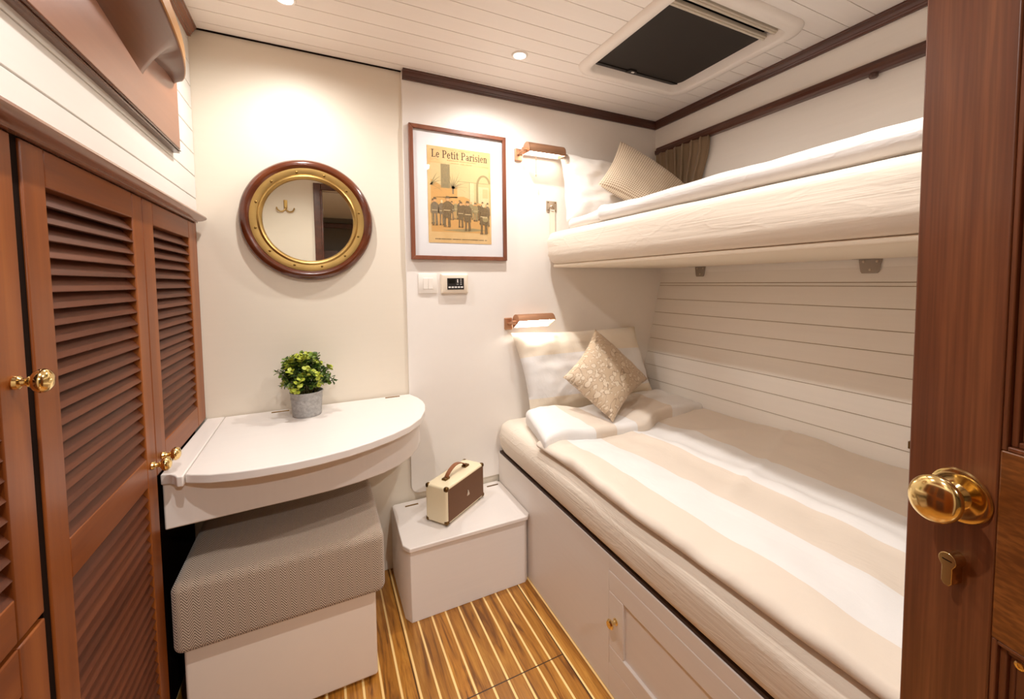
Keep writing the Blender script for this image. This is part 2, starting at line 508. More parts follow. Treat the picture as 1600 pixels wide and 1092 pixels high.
# ------------------------------------------------------------------ setting
YB = 1.75; YF = -0.20; ZC = 2.02; XL = -0.357
mb = MB(); mb.box(-.80, 1.74, -2.6, 1.80, -.05, 0)
struct(mb.build('floor', m_floor))

# ceiling boards with hatch hole
mb = MB()
HX0, HX1, HY0, HY1 = .965, 1.455, .905, 1.425
gy = [1.80] + [1.709 - .0744 * k for k in range(27)]
gp = .0026
for a, b in zip(gy[:-1], gy[1:]):
    y1, y0 = a - (gp / 2 if a < 1.79 else 0), b + gp / 2
    segs = [(y0, y1)]
    cuts = sorted(set([y0, y1] + [c for c in (HY0, HY1) if y0 < c < y1]))
    for c0, c1 in zip(cuts[:-1], cuts[1:]):
        if HY0 - 1e-6 <= c0 and c1 <= HY1 + 1e-6:
            mb.box(-.40, HX0, c0, c1, ZC, ZC + .012); mb.box(HX1, 1.70, c0, c1, ZC, ZC + .012)
        else: mb.box(-.40, 1.70, c0, c1, ZC, ZC + .012)
for (x0, x1, y0, y1) in ((-.40, HX0, -.25, 1.80), (HX1, 1.70, -.25, 1.80), (HX0, HX1, -.25, HY0), (HX0, HX1, HY1, 1.80)):
    mb.box(x0, x1, y0, y1, ZC + .004, ZC + .04, 1)
struct(mb.build('ceiling', [m_ceil, m_groove], smooth=False))

# back wall: cream panel on the left, white panel with a rounded lower corner on the right
mb = MB()
mb.box(-.80, 1.80, YB + .011, YB + .06, 0, ZC + .04, 0)
r = .035; px, pz = .318, .30
poly = [(px, ZC - .0), (px, pz + r)] + [(px + r - r * math.cos(a), pz + r - r * math.sin(a)) for a in [R(15 * k) for k in range(1, 7)]] + [(1.76, pz), (1.76, ZC)]
mb.prism(poly, YB, YB + .011, 'y', 1)
mb.box(-.357, .318, YB + .003, YB + .011, ZC - .004, ZC, 2)
struct(mb.build('wall_back', [m_cream, m_whitewall, m_dark], bevel=.002))

# left wall: painted planks above the wardrobe, plain wall behind it
mb = MB()
zs = [1.39, 1.4645, 1.5385, 1.612, 1.685, 1.757, 1.83, 1.9035, 1.977, 2.02]
for a, b in zip(zs[:-1], zs[1:]):
    mb.box(-.366, -.355, YF, YB + .010, a + .0014, b - .0014, 0)
mb.box(-.40, -.3605, YF, YB + .012, 1.40, 2.02, 1)
mb.box(-.86, -.80, YF, YB + .05, 0, 2.05, 0)
struct(mb.build('wall_left', [painted('white_plank_paint', rgb(232, 229, 223), 'y', .42, .03), m_grey_groove], bevel=.0012))

# right wall: hull lining, tumbling in towards the berth
mb = MB()
def hullx(z):
    pts = [(2.06, 1.64), (1.72, 1.64), (1.22, 1.687), (1.168, 1.680), (.733, 1.576), (.0, 1.401)]
    for (za, xa), (zb, xb) in zip(pts[:-1], pts[1:]):
        if zb <= z <= za: return xa + (xb - xa) * (za - z) / (za - zb)
    return 1.64
def hull_board(z1, z0, mat=0, inset=0.0):
    xa, xb = hullx(z1) + inset, hullx(z0) + inset
    mb.prism([(xa, z1), (xb, z0), (xb + .012, z0), (xa + .012, z1)], YF, YB + .01, 'y', mat)
hull_board(2.05, 1.72); hull_board(1.72, 1.22); hull_board(1.22, 1.1695)
hz = [1.168, 1.155, 1.082, 1.011, .943, .872, .799, .733, .662, .59, .518, .44, .30, .0]
for a, b in zip(hz[:-1], hz[1:]): hull_board(a - .0013, b + .0013)
pts = [1.17, .733, 0]
for a, b in zip(pts[:-1], pts[1:]): hull_board(a, b, 1, .004)
struct(mb.build('wall_right', [m_hull, m_groove], smooth=False))

# wall behind the camera with the doorway
mb = MB()
DX0, DX1, DZ = .035, .545, 1.91
mb.box(-.80, DX0 - .0, YF - .05, YF, 0, 2.06); mb.box(DX1, 1.72, YF - .05, YF, 0, 2.06)
mb.box(DX0, DX1, YF - .05, YF, DZ, 2.06)
mb.box(-.075, -.068, YF, YF + .002, 0, 2.02)
struct(mb.build('wall_front', m_cream))
mb = MB()
for x0, x1, z0, z1 in ((DX0 - .05, DX0, 0, DZ + .05), (DX1, DX1 + .05, 0, DZ + .05), (DX0, DX1, DZ, DZ + .05)):
    mb.box(x0, x1, YF, YF + .018, z0, z1); mb.box(x0 + .004, x1 - .004, YF - .07, YF - .05, z0, z1)
mb.box(DX0 - .004, DX0 + .012, YF - .05, YF + .024, 0, DZ); mb.box(DX1 - .012, DX1 + .004, YF - .05, YF + .006, 0, DZ)
struct(mb.build('trim_4', m_trim, bevel=.004), 'mahogany door frame behind the camera seen in the round mirror')
# passage beyond the doorway (seen only in the mirror)
mb = MB()
mb.box(-.8, 1.72, -2.62, -2.56, 0, 2.1, 0)
mb.box(-.86, -.8, -2.62, -.25, 0, 2.1, 0); mb.box(1.72, 1.78, -2.62, -.25, 0, 2.1, 0)
mb.box(-.8, 1.72, -2.62, -.25, 2.03, 2.08, 1)
mb.box(-.8, 1.72, -2.56, -2.53, 1.90, 1.96, 2); mb.box(-.1, .34, -2.56, -2.40, 0, 1.60, 2); mb.box(.46, .95, -2.56, -2.45, 0, 1.46, 2)
struct(mb.build('wall_passage', [plain('passage_panel', rgb(104, 92, 76), .5), m_ceil, m_trim], bevel=.003))

# crown mouldings and the curtain rail
def crown_profile(d, h):   # (out from wall, z below ceiling)
    return [(0, 0), (d, 0), (d, -h * .16), (d * .86, -h * .24), (d * .86, -h * .32), (d * .70, -h * .50), (d * .52, -h * .66), (d * .52, -h * .74), (d * .40, -h * .86), (d * .40, -h), (0, -h)]
cp = crown_profile(.026, .035)
mb = MB(); mb.prism([(YB - a, ZC + b) for a, b in cp], .320, 1.64, 'x')
struct(mb.build('trim_1', m_trim_x, bevel=.001), 'dark mahogany moulding along the top of the back wall')
mb = MB(); mb.prism([(1.64 - a, ZC + b) for a, b in cp], YF, YB, 'y')
struct(mb.build('trim_2', m_trim, bevel=.001), 'dark mahogany moulding where ceiling meets the hull side')
mb = MB(); mb.prism([(-.355 + a, ZC + b) for a, b in cp], YF, YB - .002, 'y')
struct(mb.build('trim_3', m_corn, bevel=.001), 'brown moulding where ceiling meets the plank wall')
rp = [(1.642, 1.882), (1.624, 1.882), (1.620, 1.876), (1.620, 1.868), (1.612, 1.866), (1.612, 1.850), (1.616, 1.846), (1.616, 1.842), (1.642, 1.842)]
mb = MB(); mb.prism(rp, YF, 1.725, 'y')
rail = struct(mb.build('trim_5', m_trim, bevel=.002), 'dark mahogany rail along the hull above the top bunk')
mb = MB(); mb.lathe([(0, 0), (.010, .001), (.013, .006), (.013, .012), (.010, .016)], aim((1.626, .747, 1.828), (0, 0, 1)), 20)
mb.build('rail_stop', m_trim, rail)

# cornice over the wardrobes
cpz = [(-.360, 1.384), (-.350, 1.384), (-.350, 1.388), (-.338, 1.390), (-.328, 1.394), (-.3245, 1.399), (-.327, 1.4045), (-.335, 1.4065), (-.337, 1.4085), (-.342, 1.413), (-.348, 1.4135), (-.350, 1.4155), (-.360, 1.4155)]
mb = MB(); mb.prism(cpz, YF, 1.738, 'y')
struct(mb.build('trim_6', m_corn, angle=50), 'rounded brown cornice moulding above the louvred wardrobe doors')

# ------------------------------------------------------------------ wardrobes
def louvre_frame(y0, y1, z0, z1, openings):
    """door frame (stiles/rails) and slats; openings: list of (oy0,oy1,oz0,oz1) top to bottom"""
    fr = MB(); sl = MB()
    xb, xf = XL - .024, XL
    oy0, oy1 = openings[0][0], openings[0][1]
    fr.box(xb, xf, y0, oy0, z0, z1, 0); fr.box(xb, xf, oy1, y1, z0, z1, 0)
    edges = [z1]
    for o in openings: edges += [o[3], o[2]]
    edges.append(z0)
    for k in range(0, len(edges), 2):
        fr.box(xb, xf - .0003, oy0, oy1, edges[k + 1], edges[k], 1)
    for (a, b, c, d) in openings:
        n = int(round((d - c) / .0256)); p = (d - c) / n
        for i in range(n):
            zc = c + p * (i + .5)
            prof = [(xf - .001, zc - .0145), (xf - .0025, zc - .0115), (xb + .001, zc + .017), (xb - .003, zc + .016), (xb - .001, zc + .012), (xf - .006, zc - .0155)]
            sl.prism(prof, a - .002, b + .002, 'y')
    return fr, sl
def cabinet_knob(y, z, parent, s=1.0):
    mb = MB()
    prof = [(0, 0), (.0085, 0), (.0095, .003), (.0085, .008), (.0055, .011), (.0048, .015), (.0055, .017), (.007, .019), (.0055, .021), (.009, .023), (.0135, .027), (.0160, .033), (.0160, .037), (.0135, .043), (.008, .047), (0, .0485)]
    mb.lathe([(r * s, h * s * .78) for r, h in prof], aim((XL, y, z), (1, 0, 0)), 28)
    return mb.build('knob', m_brass, parent)

t = thing('wardrobe', (-.56, 1.28, 0), 'reddish louvred wardrobe with two doors reaching from the floor gap to the white desk', 'wardrobe')
mb = MB()
mb.box(-.78, XL - .030, .826, 1.262, .0, 1.385, 0); mb.box(-.78, XL - .030, 1.262, 1.745, .60, 1.385, 0); mb.box(-.78, XL - .045, 1.262, 1.747, 0, .61, 0)  # last block fills the knee space below the desk, its shade painted near-black
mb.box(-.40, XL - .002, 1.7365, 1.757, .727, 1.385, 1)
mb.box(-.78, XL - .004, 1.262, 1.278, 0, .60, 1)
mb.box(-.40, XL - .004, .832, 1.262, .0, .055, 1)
mb.box(-.40, XL - .003, .8115, .8278, 0, 1.384, 0)  # near-black strip fills the gap to the cupboard; its shade is coloured in
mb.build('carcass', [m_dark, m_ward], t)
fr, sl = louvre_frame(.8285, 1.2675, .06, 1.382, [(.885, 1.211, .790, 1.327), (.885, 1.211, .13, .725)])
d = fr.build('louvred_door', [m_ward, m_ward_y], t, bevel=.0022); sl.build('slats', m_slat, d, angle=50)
d['label'] = 'tall door with two louvre fields'
cabinet_knob(1.2325, .767, d)
fr, sl = louvre_frame(1.2705, 1.7355, .728, 1.382, [(1.337, 1.655, .792, 1.327)])
d = fr.build('louvred_door', [m_ward, m_ward_y], t, bevel=.0022); sl.build('slats', m_slat, d, angle=50)
d['label'] = 'short door ending at the desk top'
cabinet_knob(1.3055, .764, d)

t = thing('cupboard', (-.56, .3, 0), 'reddish louvred cupboard cut off by the left edge of the photo, beside the wardrobe', 'cupboard')
mb = MB(); mb.box(-.78, XL - .030, -.19, .811, 0, 1.385, 0)
mb.box(-.40, XL, -.19, .33, 0, 1.384, 1); mb.box(-.40, XL - .004, .33, .80, 0, .055, 1)
mb.build('carcass', [m_dark, m_ward], t)
fr, sl = louvre_frame(.334, .8095, .7265, 1.382, [(.40, .752, .784, 1.327)])
d = fr.build('louvred_door', [m_ward, m_ward_y], t, bevel=.0022); sl.build('slats', m_slat, d, angle=50)
d['label'] = 'upper door with a brass knob'
cabinet_knob(.7785, 1.056, d, 1.0)
fr, sl = louvre_frame(.334, .8095, .06, .7185, [(.40, .752, .12, .655)])
d = fr.build('louvred_door', [m_ward, m_ward_y], t, bevel=.0022); sl.build('slats', m_slat, d, angle=50)
d['label'] = 'lower door under the upper one'

# half-hull model on a backboard
t = thing('half_hull_model', (-.345, .95, 1.70), 'carved wooden half-hull boat model on a brown board, high on the plank wall', 'ornament')
mb = MB()
y0, y1, z0, z1 = .36, 1.525, 1.552, 1.850
c = .012
poly = [(y0 + .03, z0), (y1, z0), (y1, z1 - .016), (y1 - .016, z1), (y0 + .03, z1), (y0, z1 - .03), (y0, z0 + .03)]
mb.prism(poly, -.3555, -.3395, 'x', 1)
ins = [(y0 + .034, z0 + .010), (y1 - .006, z0 + .010), (y1 - .006, z1 - .018), (y1 - .018, z1 - .006), (y0 + .034, z1 - .008), (y0 + .008, z1 - .034), (y0 + .008, z0 + .034)]
mb.prism(ins, -.3395, -.3365, 'x', 0)
mb.box(-.3395, -.3355, y0 + .04, y1 - .003, z0 + .0045, z0 + .0075, 1)
mb.build('backboard', [m_plaque, m_plaque_edge], t, bevel=.0022)
# hull loft
def hull_loft():
    mb = MB(); ys = [.45 + (1.492 - .45) * k / 60 for k in range(61)]
    NB = 20
    def ZDf(y): return 1.770 + .030 * min(1, (1.492 - y) / .5) ** 1.3
    def ZLf(y): return ZDf(y) - .036
    def beam(y):
        if y < .9: return .072 * max(0, math.sin((y - .45) / .45 * math.pi / 2)) ** .75
        s = (y - .9) / (1.492 - .9)
        return .072 * math.sqrt(max(0, 1 - s ** 2.6)) + 0.0005
    def keel(y):
        if y < 1.245: return 1.650 + (1.245 - y) * .17 + max(0, .85 - y) * .10
        s = min(1, (y - 1.245) / .05)
        s = s * s * (3 - 2 * s)
        z = 1.650 + (1.716 - 1.650) * s
        return z + max(0, (y - 1.295)) / (1.492 - 1.295) * .028
    rows = []
    for y in ys:
        ZD, ZL = ZDf(y), ZLf(y); zk = min(keel(y), ZL - .003); B = beam(y)
        p = .42 + max(0, (y - .85)) / .4 * .75
        p = min(p, 1.15)
        if y > 1.26: p = max(.55, 1.15 - (y - 1.26) / .06 * .6)
        row = []
        for k in range(NB + 1):
            tt = k / NB; z = zk + (ZL - zk) * tt
            b = B * (tt ** p) * 1.0
            row.append((-.3365 + b, y, z))
        row += [(-.3365 + B * 1.02 + .0015, y, ZL + .001), (-.3365 + B * 1.04 + .0015, y, ZD), (-.3365, y, ZD + .002)]
        rows.append(row)
    n = len(rows[0]); v = [p for r_ in rows for p in r_]; f = []; mats = []
    o = mb
    lower = []; upper = []
    for i in range(len(rows) - 1):
        for k in range(n - 1):
            q = (i * n + k, i * n + k + 1, (i + 1) * n + k + 1, (i + 1) * n + k)
            (lower if k < NB else upper).append(q)
    mb.add(v, lower, 0)
    base = len(mb.v) - len(v)
    for q in upper: mb.f.append([base + a for a in q]); mb.m.append(1)
    mb.f.append([base + (len(rows) - 1) * n + k for k in range(n)]); mb.m.append(1)
    return mb
hull_loft().build('hull', [m_modelhull, m_modeldeck], t, angle=60)

# ------------------------------------------------------------------ round mirror
t = thing('round_mirror', (-.0225, YB + .008, 1.412), 'round porthole mirror with brass ring and mahogany rim above the desk', 'mirror')
Mm = aim((-.0225, YB + .010, 1.412), (0, -1, 0))
mb = MB(); mb.ring([(.180, 0), (.214, 0), (.2175, .006), (.2165, .016), (.210, .025), (.200, .030), (.191, .028), (.184, .021), (.180, .020)], Mm, 96)
mb.build('wooden_rim', m_ring, t, angle=60)
mb = MB(); mb.ring([(.146, .004), (.183, .004), (.186, .014), (.185, .024), (.176, .0245), (.163, .022), (.160, .026), (.156, .028), (.150, .024), (.1475, .016)], Mm, 96)
mb.build('brass_ring', m_oldbrass, t, angle=50)
mb = MB(); mb.lathe([(.1485, .0), (.1485, .0125)], Mm, 96)
mb.build('mirror_glass', m_mirror, t)
for k in range(12):
    a = R(30 * k + 12)
    c = Mm @ Vector((.1715 * math.cos(a), .1715 * math.sin(a), .0232))
    mb = MB(); mb.lathe([(.0042, 0), (.0042, .001), (.003, .0018), (0, .0018)], aim(c, (0, -1, 0)), 14)
    mb.build('screw', m_screw, t)
a = R(35)

# ------------------------------------------------------------------ framed print
t = thing('framed_print', (.547, YB, 1.545), 'framed old newspaper front page with a white mount on the back wall', 'picture')
fx0, fx1, fz0, fz1 = .338, .757, 1.276, 1.816
fw = .0165
mb = MB()
def mitre(x0, x1, z0, z1, w, ya, yb):
    for (p, q, r_, s_) in (((x0, z0), (x1, z0), (x1 - w, z0 + w), (x0 + w, z0 + w)), ((x1, z0), (x1, z1), (x1 - w, z1 - w), (x1 - w, z0 + w)),
                           ((x1, z1), (x0, z1), (x0 + w, z1 - w), (x1 - w, z1 - w)), ((x0, z1), (x0, z0), (x0 + w, z0 + w), (x0 + w, z1 - w))):
        mb.prism([p, q, r_, s_], ya, yb, 'y')
mitre(fx0, fx1, fz0, fz1, fw, YB - .020, YB - .002)
mb.build('frame', m_frame, t, bevel=.0015)
mb = MB(); mb.box(fx0 + fw - .003, fx1 - fw + .003, YB - .009, YB - .002, fz0 + fw - .003, fz1 - fw + .003)
mb.build('mount', m_mat, t)
# print artwork
PX, PZ, PW, PH = .4105, 1.347, .2755, .394
m_paper = NT('aged_newsprint')
_a = m_paper.noise(m_paper.coord(), 14, 5, .6); _b = m_paper.noise(m_paper.coord(), 300, 2)
m_paper.set(Base__Color=m_paper.mix(m_paper.math('MULTIPLY', _b, .2), m_paper.ramp(_a, [(.3, rgb(212, 172, 112)), (.6, rgb(222, 188, 132)), (.8, rgb(228, 200, 154))]), rgb(170, 130, 80)), Roughness=.8)
m_paper = m_paper.mat
def ink(name, c): 
    t_ = NT(name); n_ = t_.noise(t_.coord(), 240, 3)
    t_.set(Base__Color=t_.mix(t_.math('MULTIPLY', n_, .55), c, rgb(206, 168, 108)), Roughness=.85); return t_.mat
INK = [m_paper, plain('masthead_ink', rgb(70, 52, 36), .8), ink('ink_dark', rgb(28, 30, 28)), ink('ink_slate', rgb(70, 74, 72)), ink('ink_olive', rgb(130, 124, 88)),
       ink('ink_sand', rgb(204, 152, 84)), ink('ink_wash', rgb(206, 186, 136)), ink('ink_flesh', rgb(214, 158, 110)), ink('ink_pale', rgb(226, 206, 160)), ink('faint_type', rgb(176, 136, 88))]
art = MB()
art.box(PX, PX + PW, YB - .0105, YB - .0088, PZ, PZ + PH, 0)
def A(poly, mat, lay=1):
    y = YB - .0105 - .00006 * lay
    art.add([(PX + u * PW, y, PZ + v * PH) for u, v in poly], [tuple(range(len(poly)))], mat)
def Rct(u0, u1, v0, v1, mat, lay=1): A([(u0, v0), (u1, v0), (u1, v1), (u0, v1)], mat, lay)
def Ell(cu, cv, ru, rv, mat, lay=1, n=12): A([(cu + ru * math.cos(2 * math.pi * k / n), cv + rv * math.sin(2 * math.pi * k / n)) for k in range(n)], mat, lay)
# masthead letters: rectangles and arcs on a unit cap height
def arc(cx, cy, rx, ry, w, a0, a1, n=10):
    out = []
    for k in range(n):
        t0, t1 = R(a0 + (a1 - a0) * k / n), R(a0 + (a1 - a0) * (k + 1) / n)
        wx, wy = w, w * .6
        out.append([(cx + rx * math.cos(t0), cy + ry * math.sin(t0)), (cx + rx * math.cos(t1), cy + ry * math.sin(t1)),
                    (cx + (rx - wx) * math.cos(t1), cy + (ry - wy) * math.sin(t1)), (cx + (rx - wx) * math.cos(t0), cy + (ry - wy) * math.sin(t0))])
    return out
def rc(x0, x1, y0, y1): return [[(x0, y0), (x1, y0), (x1, y1), (x0, y1)]]
S_ = .17
GL = {
 'L': (.80, rc(.12, .12 + S_, 0, 1) + rc(.02, .42, .94, 1) + rc(.02, .72, 0, .07) + rc(.65, .72, 0, .30)),
 'P': (.84, rc(.12, .12 + S_, 0, 1) + rc(.02, .42, 0, .07) + rc(.02, .45, .93, 1) + rc(.28, .45, .46, .53) + arc(.45, .73, .30, .27, .16, -90, 90)),
 'e': (.62, arc(.29, .33, .27, .35, .14, 20, 330) + rc(.06, .55, .33, .40) + rc(.42, .55, .36, .48)),
 't': (.50, rc(.14, .14 + S_ * .9, .05, .92) + rc(.02, .46, .60, .67) + rc(.18, .44, 0, .08) + rc(.40, .46, .0, .16)),
 'i': (.42, rc(.12, .12 + S_ * .9, 0, .67) + rc(.02, .27, .60, .67) + rc(.02, .38, 0, .07) + rc(.12, .27, .80, .95)),
 'a': (.64, arc(.25, .19, .23, .21, .13, 0, 360) + rc(.36, .50, .03, .52) + arc(.28, .48, .22, .20, .12, 0, 170) + rc(.45, .60, 0, .07)),
 'r': (.58, rc(.12, .12 + S_ * .9, 0, .67) + rc(.02, .27, .60, .67) + rc(.02, .40, 0, .07) + rc(.27, .50, .58, .68) + rc(.40, .54, .48, .68)),
 's': (.54, rc(.10, .44, .60, .67) + rc(.06, .20, .40, .64) + rc(.09, .42, .30, .40) + rc(.32, .47, .05, .34) + rc(.07, .42, 0, .07) + rc(.05, .11, 0, .20) + rc(.40, .45, .48, .67)),
 'n': (.74, rc(.12, .12 + S_ * .9, 0, .67) + rc(.02, .27, .60, .67) + rc(.02, .36, 0, .07) + rc(.27, .52, .58, .68) + rc(.45, .60, 0, .60) + rc(.38, .70, 0, .07)),
 ' ': (.42, []),
}
txt = 'Le Petit Parisien'
tw = sum(GL[c][0] for c in txt)
cap = .031; u0, sc = .062, (.885 / tw)
x = u0; vb = 1 - .045 / PH
for c in txt:
    adv, polys = GL[c]
    for P in polys: A([(x + a * sc, vb + b * cap / PH) for a, b in P], 1, 3)
    x += adv * sc
def dashes(v, u0, u1, h, mat, seed, gap=.35):
    rr = random.Random(seed); u = u0
    while u < u1:
        w = rr.uniform(.006, .02)
        if rr.random() > gap * .4: Rct(u, min(u + w, u1), v, v + h, mat, 2)
        u += w + rr.uniform(.003, .008)
dashes(.972, .35, .66, .006, 9, 1); dashes(.862, .30, .76, .010, 9, 2); dashes(.838, .36, .70, .006, 9, 3)
for v in (.965, .955, .868, .856): dashes(v, .04, .17, .004, 9, int(v * 1000)); dashes(v - .03, .86, .97, .004, 9, int(v * 999))
Rct(.03, .97, .835, .8365, 9, 2)
# picture field
Rct(.045, .965, .115, .825, 6, 1)
A([(.045, .115), (.965, .115), (.965, .40), (.55, .50), (.045, .47)], 5, 2)
A([(.045, .47), (.45, .48), (.45, .60), (.20, .60), (.045, .66)], 5, 2)
Rct(.20, .34, .575, .825, 4, 3)
for k in range(7): Rct(.205 + .019 * k, .212 + .019 * k, .58, .825, 3, 4)
Rct(.45, .96, .655, .660, 4, 3); Rct(.65, .72, .42, .655, 8, 3); Rct(.645, .652, .42, .66, 4, 4)
for P in arc(.88, .62, .125, .13, .035, 20, 180, 14): A(P, 4, 4)
Rct(.755, .79, .44, .62, 4, 4); Rct(.79, .965, .44, .62, 8, 3); Rct(.86, .95, .50, .60, 6, 4)
def frond(cu, cv, ang, L, mat, w=.014):
    a = R(ang); pts = []
    n = 6
    for k in range(n + 1):
        s_ = k / n
        pts.append((cu + L * s_ * math.cos(a), cv + L * s_ * math.sin(a) * .70 - .06 * s_ * s_ * abs(math.cos(a))))
    for k in range(n):
        (a0, b0), (a1, b1) = pts[k], pts[k + 1]
        w0, w1 = w * (1 - k / n), w * (1 - (k + 1) / n)
        A([(a0 - w0, b0), (a0 + w0, b0 - .002), (a1 + w1, b1 - .002), (a1 - w1, b1)], mat, 6)
for k, an in enumerate(range(15, 170, 11)): frond(.385, .575, an, .20 + .05 * ((k * 7) % 3), 4 if k % 3 else 3, .009)
for an in (20, 38, 52, 66, -12, 5): frond(.045, .60, an, .24, 3 if an % 2 else 4)
Rct(.372, .398, .52, .58, 3, 6)
def figure(cu, foot, h, mat, coat=True, hat=True, face=7, wide=1.0, lay=8, lean=0):
    w = h * .30 * wide
    top = foot + h
    for s_ in (-1, 1):
        A([(cu + s_ * w * .30 - w * .17, foot), (cu + s_ * w * .30 + w * .17 + .008 * s_, foot), (cu + s_ * w * .26 + w * .15, foot + h * .45), (cu + s_ * w * .26 - w * .15, foot + h * .45)], mat, lay)
        A([(cu + s_ * w * .30 - w * .28, foot - .006), (cu + s_ * w * .30 + w * .2, foot - .006), (cu + s_ * w * .30 + w * .18, foot + .010), (cu + s_ * w * .30 - w * .1, foot + .012)], 2, lay + 1)
    A([(cu - w * .62, foot + h * (.30 if coat else .42)), (cu + w * .60, foot + h * (.28 if coat else .42)), (cu + w * .50 + lean, foot + h * .62), (cu + w * .56 + lean, foot + h * .80), (cu + w * .2 + lean, foot + h * .85), (cu - w * .2 + lean, foot + h * .85), (cu - w * .56 + lean, foot + h * .80), (cu - w * .46, foot + h * .60)], mat, lay + 1)
    for s_ in (-1, 1):
        A([(cu + s_ * w * .5 + lean, foot + h * .80), (cu + s_ * w * .72 + lean, foot + h * .76), (cu + s_ * w * .78, foot + h * .46), (cu + s_ * w * .58, foot + h * .45)], mat, lay + 2)
    Rct(cu - w * .5, cu + w * .5, foot + h * .535, foot + h * .555, 8, lay + 3)
    Ell(cu + lean, foot + h * .915, w * .24, h * .065, face, lay + 3)
    if hat:
        A([(cu + lean - w * .36, foot + h * .945), (cu + lean + w * .36, foot + h * .945), (cu + lean + w * .24, top + h * .02), (cu + lean - w * .20, top + h * .025)], 2, lay + 4)
for k in range(9): figure(.36 + k * .062, .25 + .008 * (k % 3), .19, (3, 4, 3, 2)[k % 4], False, k % 2 == 0, 7, .9, 7)
figure(.10, .185, .28, 3, False, True, 7, .95, 14); figure(.205, .19, .265, 3, False, False, 8, .9, 14); figure(.04 + .03, .20, .25, 4, False, True, 7, .6, 12)
figure(.285, .175, .31, 2, True, True, 7, 1.1, 20, .012); figure(.50, .175, .265, 2, True, True, 7, .95, 20)
figure(.61, .145, .305, 2, True, True, 7, 1.0, 24); figure(.74, .25, .19, 4, False, True, 7, 1.0, 18)
figure(.875, .115, .335, 2, True, False, 8, 1.15, 24); figure(.94, .20, .25, 3, True, True, 8, .7, 20)
Ell(.90, .27, .05, .03, 4, 34); Rct(.85, .93, .285, .292, 8, 36)
A([(.20, .135), (.55, .12), (.93, .15), (.70, .165), (.45, .15)], 4, 3)
dashes(.035, .10, .92, .010, 1, 11, .2); dashes(.018, .3, .8, .004, 9, 12)
pr_ = art.build('print', INK, t, smooth=False)
pr_['label'] = 'yellowed illustrated newspaper page'
mb = MB(); mb.box(fx0 + fw - .002, fx1 - fw + .002, YB - .0165, YB - .0150, fz0 + fw - .002, fz1 - fw + .002)
mb.build('glazing', m_glass, t)

# ------------------------------------------------------------------ switch and control panel
t = thing('light_switch', (.4035, YB, 1.176), 'white square double rocker light switch under the framed print', 'light switch')
mb = MB()
x0, x1, z0, z1 = .365, .442, 1.136, 1.218
def raised(x0, x1, z0, z1, ins, d0, d1, mat=0):
    v = [(x0, YB + .0005, z0), (x1, YB + .0005, z0), (x1, YB + .0005, z1), (x0, YB + .0005, z1), (x0, YB - d0, z0), (x1, YB - d0, z0), (x1, YB - d0, z1), (x0, YB - d0, z1),
         (x0 + ins, YB - d1, z0 + ins), (x1 - ins, YB - d1, z0 + ins), (x1 - ins, YB - d1, z1 - ins), (x0 + ins, YB - d1, z1 - ins)]
    f = [(0, 1, 2, 3), (0, 1, 5, 4), (1, 2, 6, 5), (2, 3, 7, 6), (3, 0, 4, 7), (4, 5, 9, 8), (5, 6, 10, 9), (6, 7, 11, 10), (7, 4, 8, 11), (8, 9, 10, 11)]
    mb.add(v, f, mat)
raised(x0, x1, z0, z1, .017, .004, .0105)
mb.build('plate', m_plastic, t, bevel=.0012)
for a, b in ((x0 + .0185, .4030), (.4040, x1 - .0185)):
    mb = MB(); mb.box(a, b, YB - .0128, YB - .009, z0 + .0185, z1 - .0185); mb.build('rocker', m_plastic, t, bevel=.001)
t = thing('control_panel', (.516, YB, 1.176), 'ivory wall control unit with a small black display and five buttons', 'thermostat')
mb = MB(); raised(.458, .574, 1.135, 1.217, .006, .014, .018)
mb.build('housing', m_ivory, t, bevel=.001)
mb = MB(); mb.box(.482, .554, YB - .0195, YB - .017, 1.151, 1.199, 0)
mb.box(.488, .516, YB - .0200, YB - .0190, 1.177, 1.194, 1)
mb.prism([(.524, 1.181), (.529, 1.179), (.5285, 1.194), (.5245, 1.195)], YB - .0200, YB - .019, 'y', 2)
for q, zq in enumerate((1.194, 1.187, 1.180, 1.173)): mb.box(.5385, .5435, YB - .0200, YB - .019, zq - .0014, zq + .0014, 2)
mb.box(.522, .530, YB - .0200, YB - .019, 1.1725, 1.1740, 2)
dsp = mb.build('display', [m_black, m_lcd, m_lightgrey], t)
for q in range(5):
    mb = MB(); cx = .4915 + .0133 * q
    mb.box(cx - .005, cx + .005, YB - .0205, YB - .019, 1.1575, 1.164); mb.build('button', m_lightgrey, t, bevel=.0008)

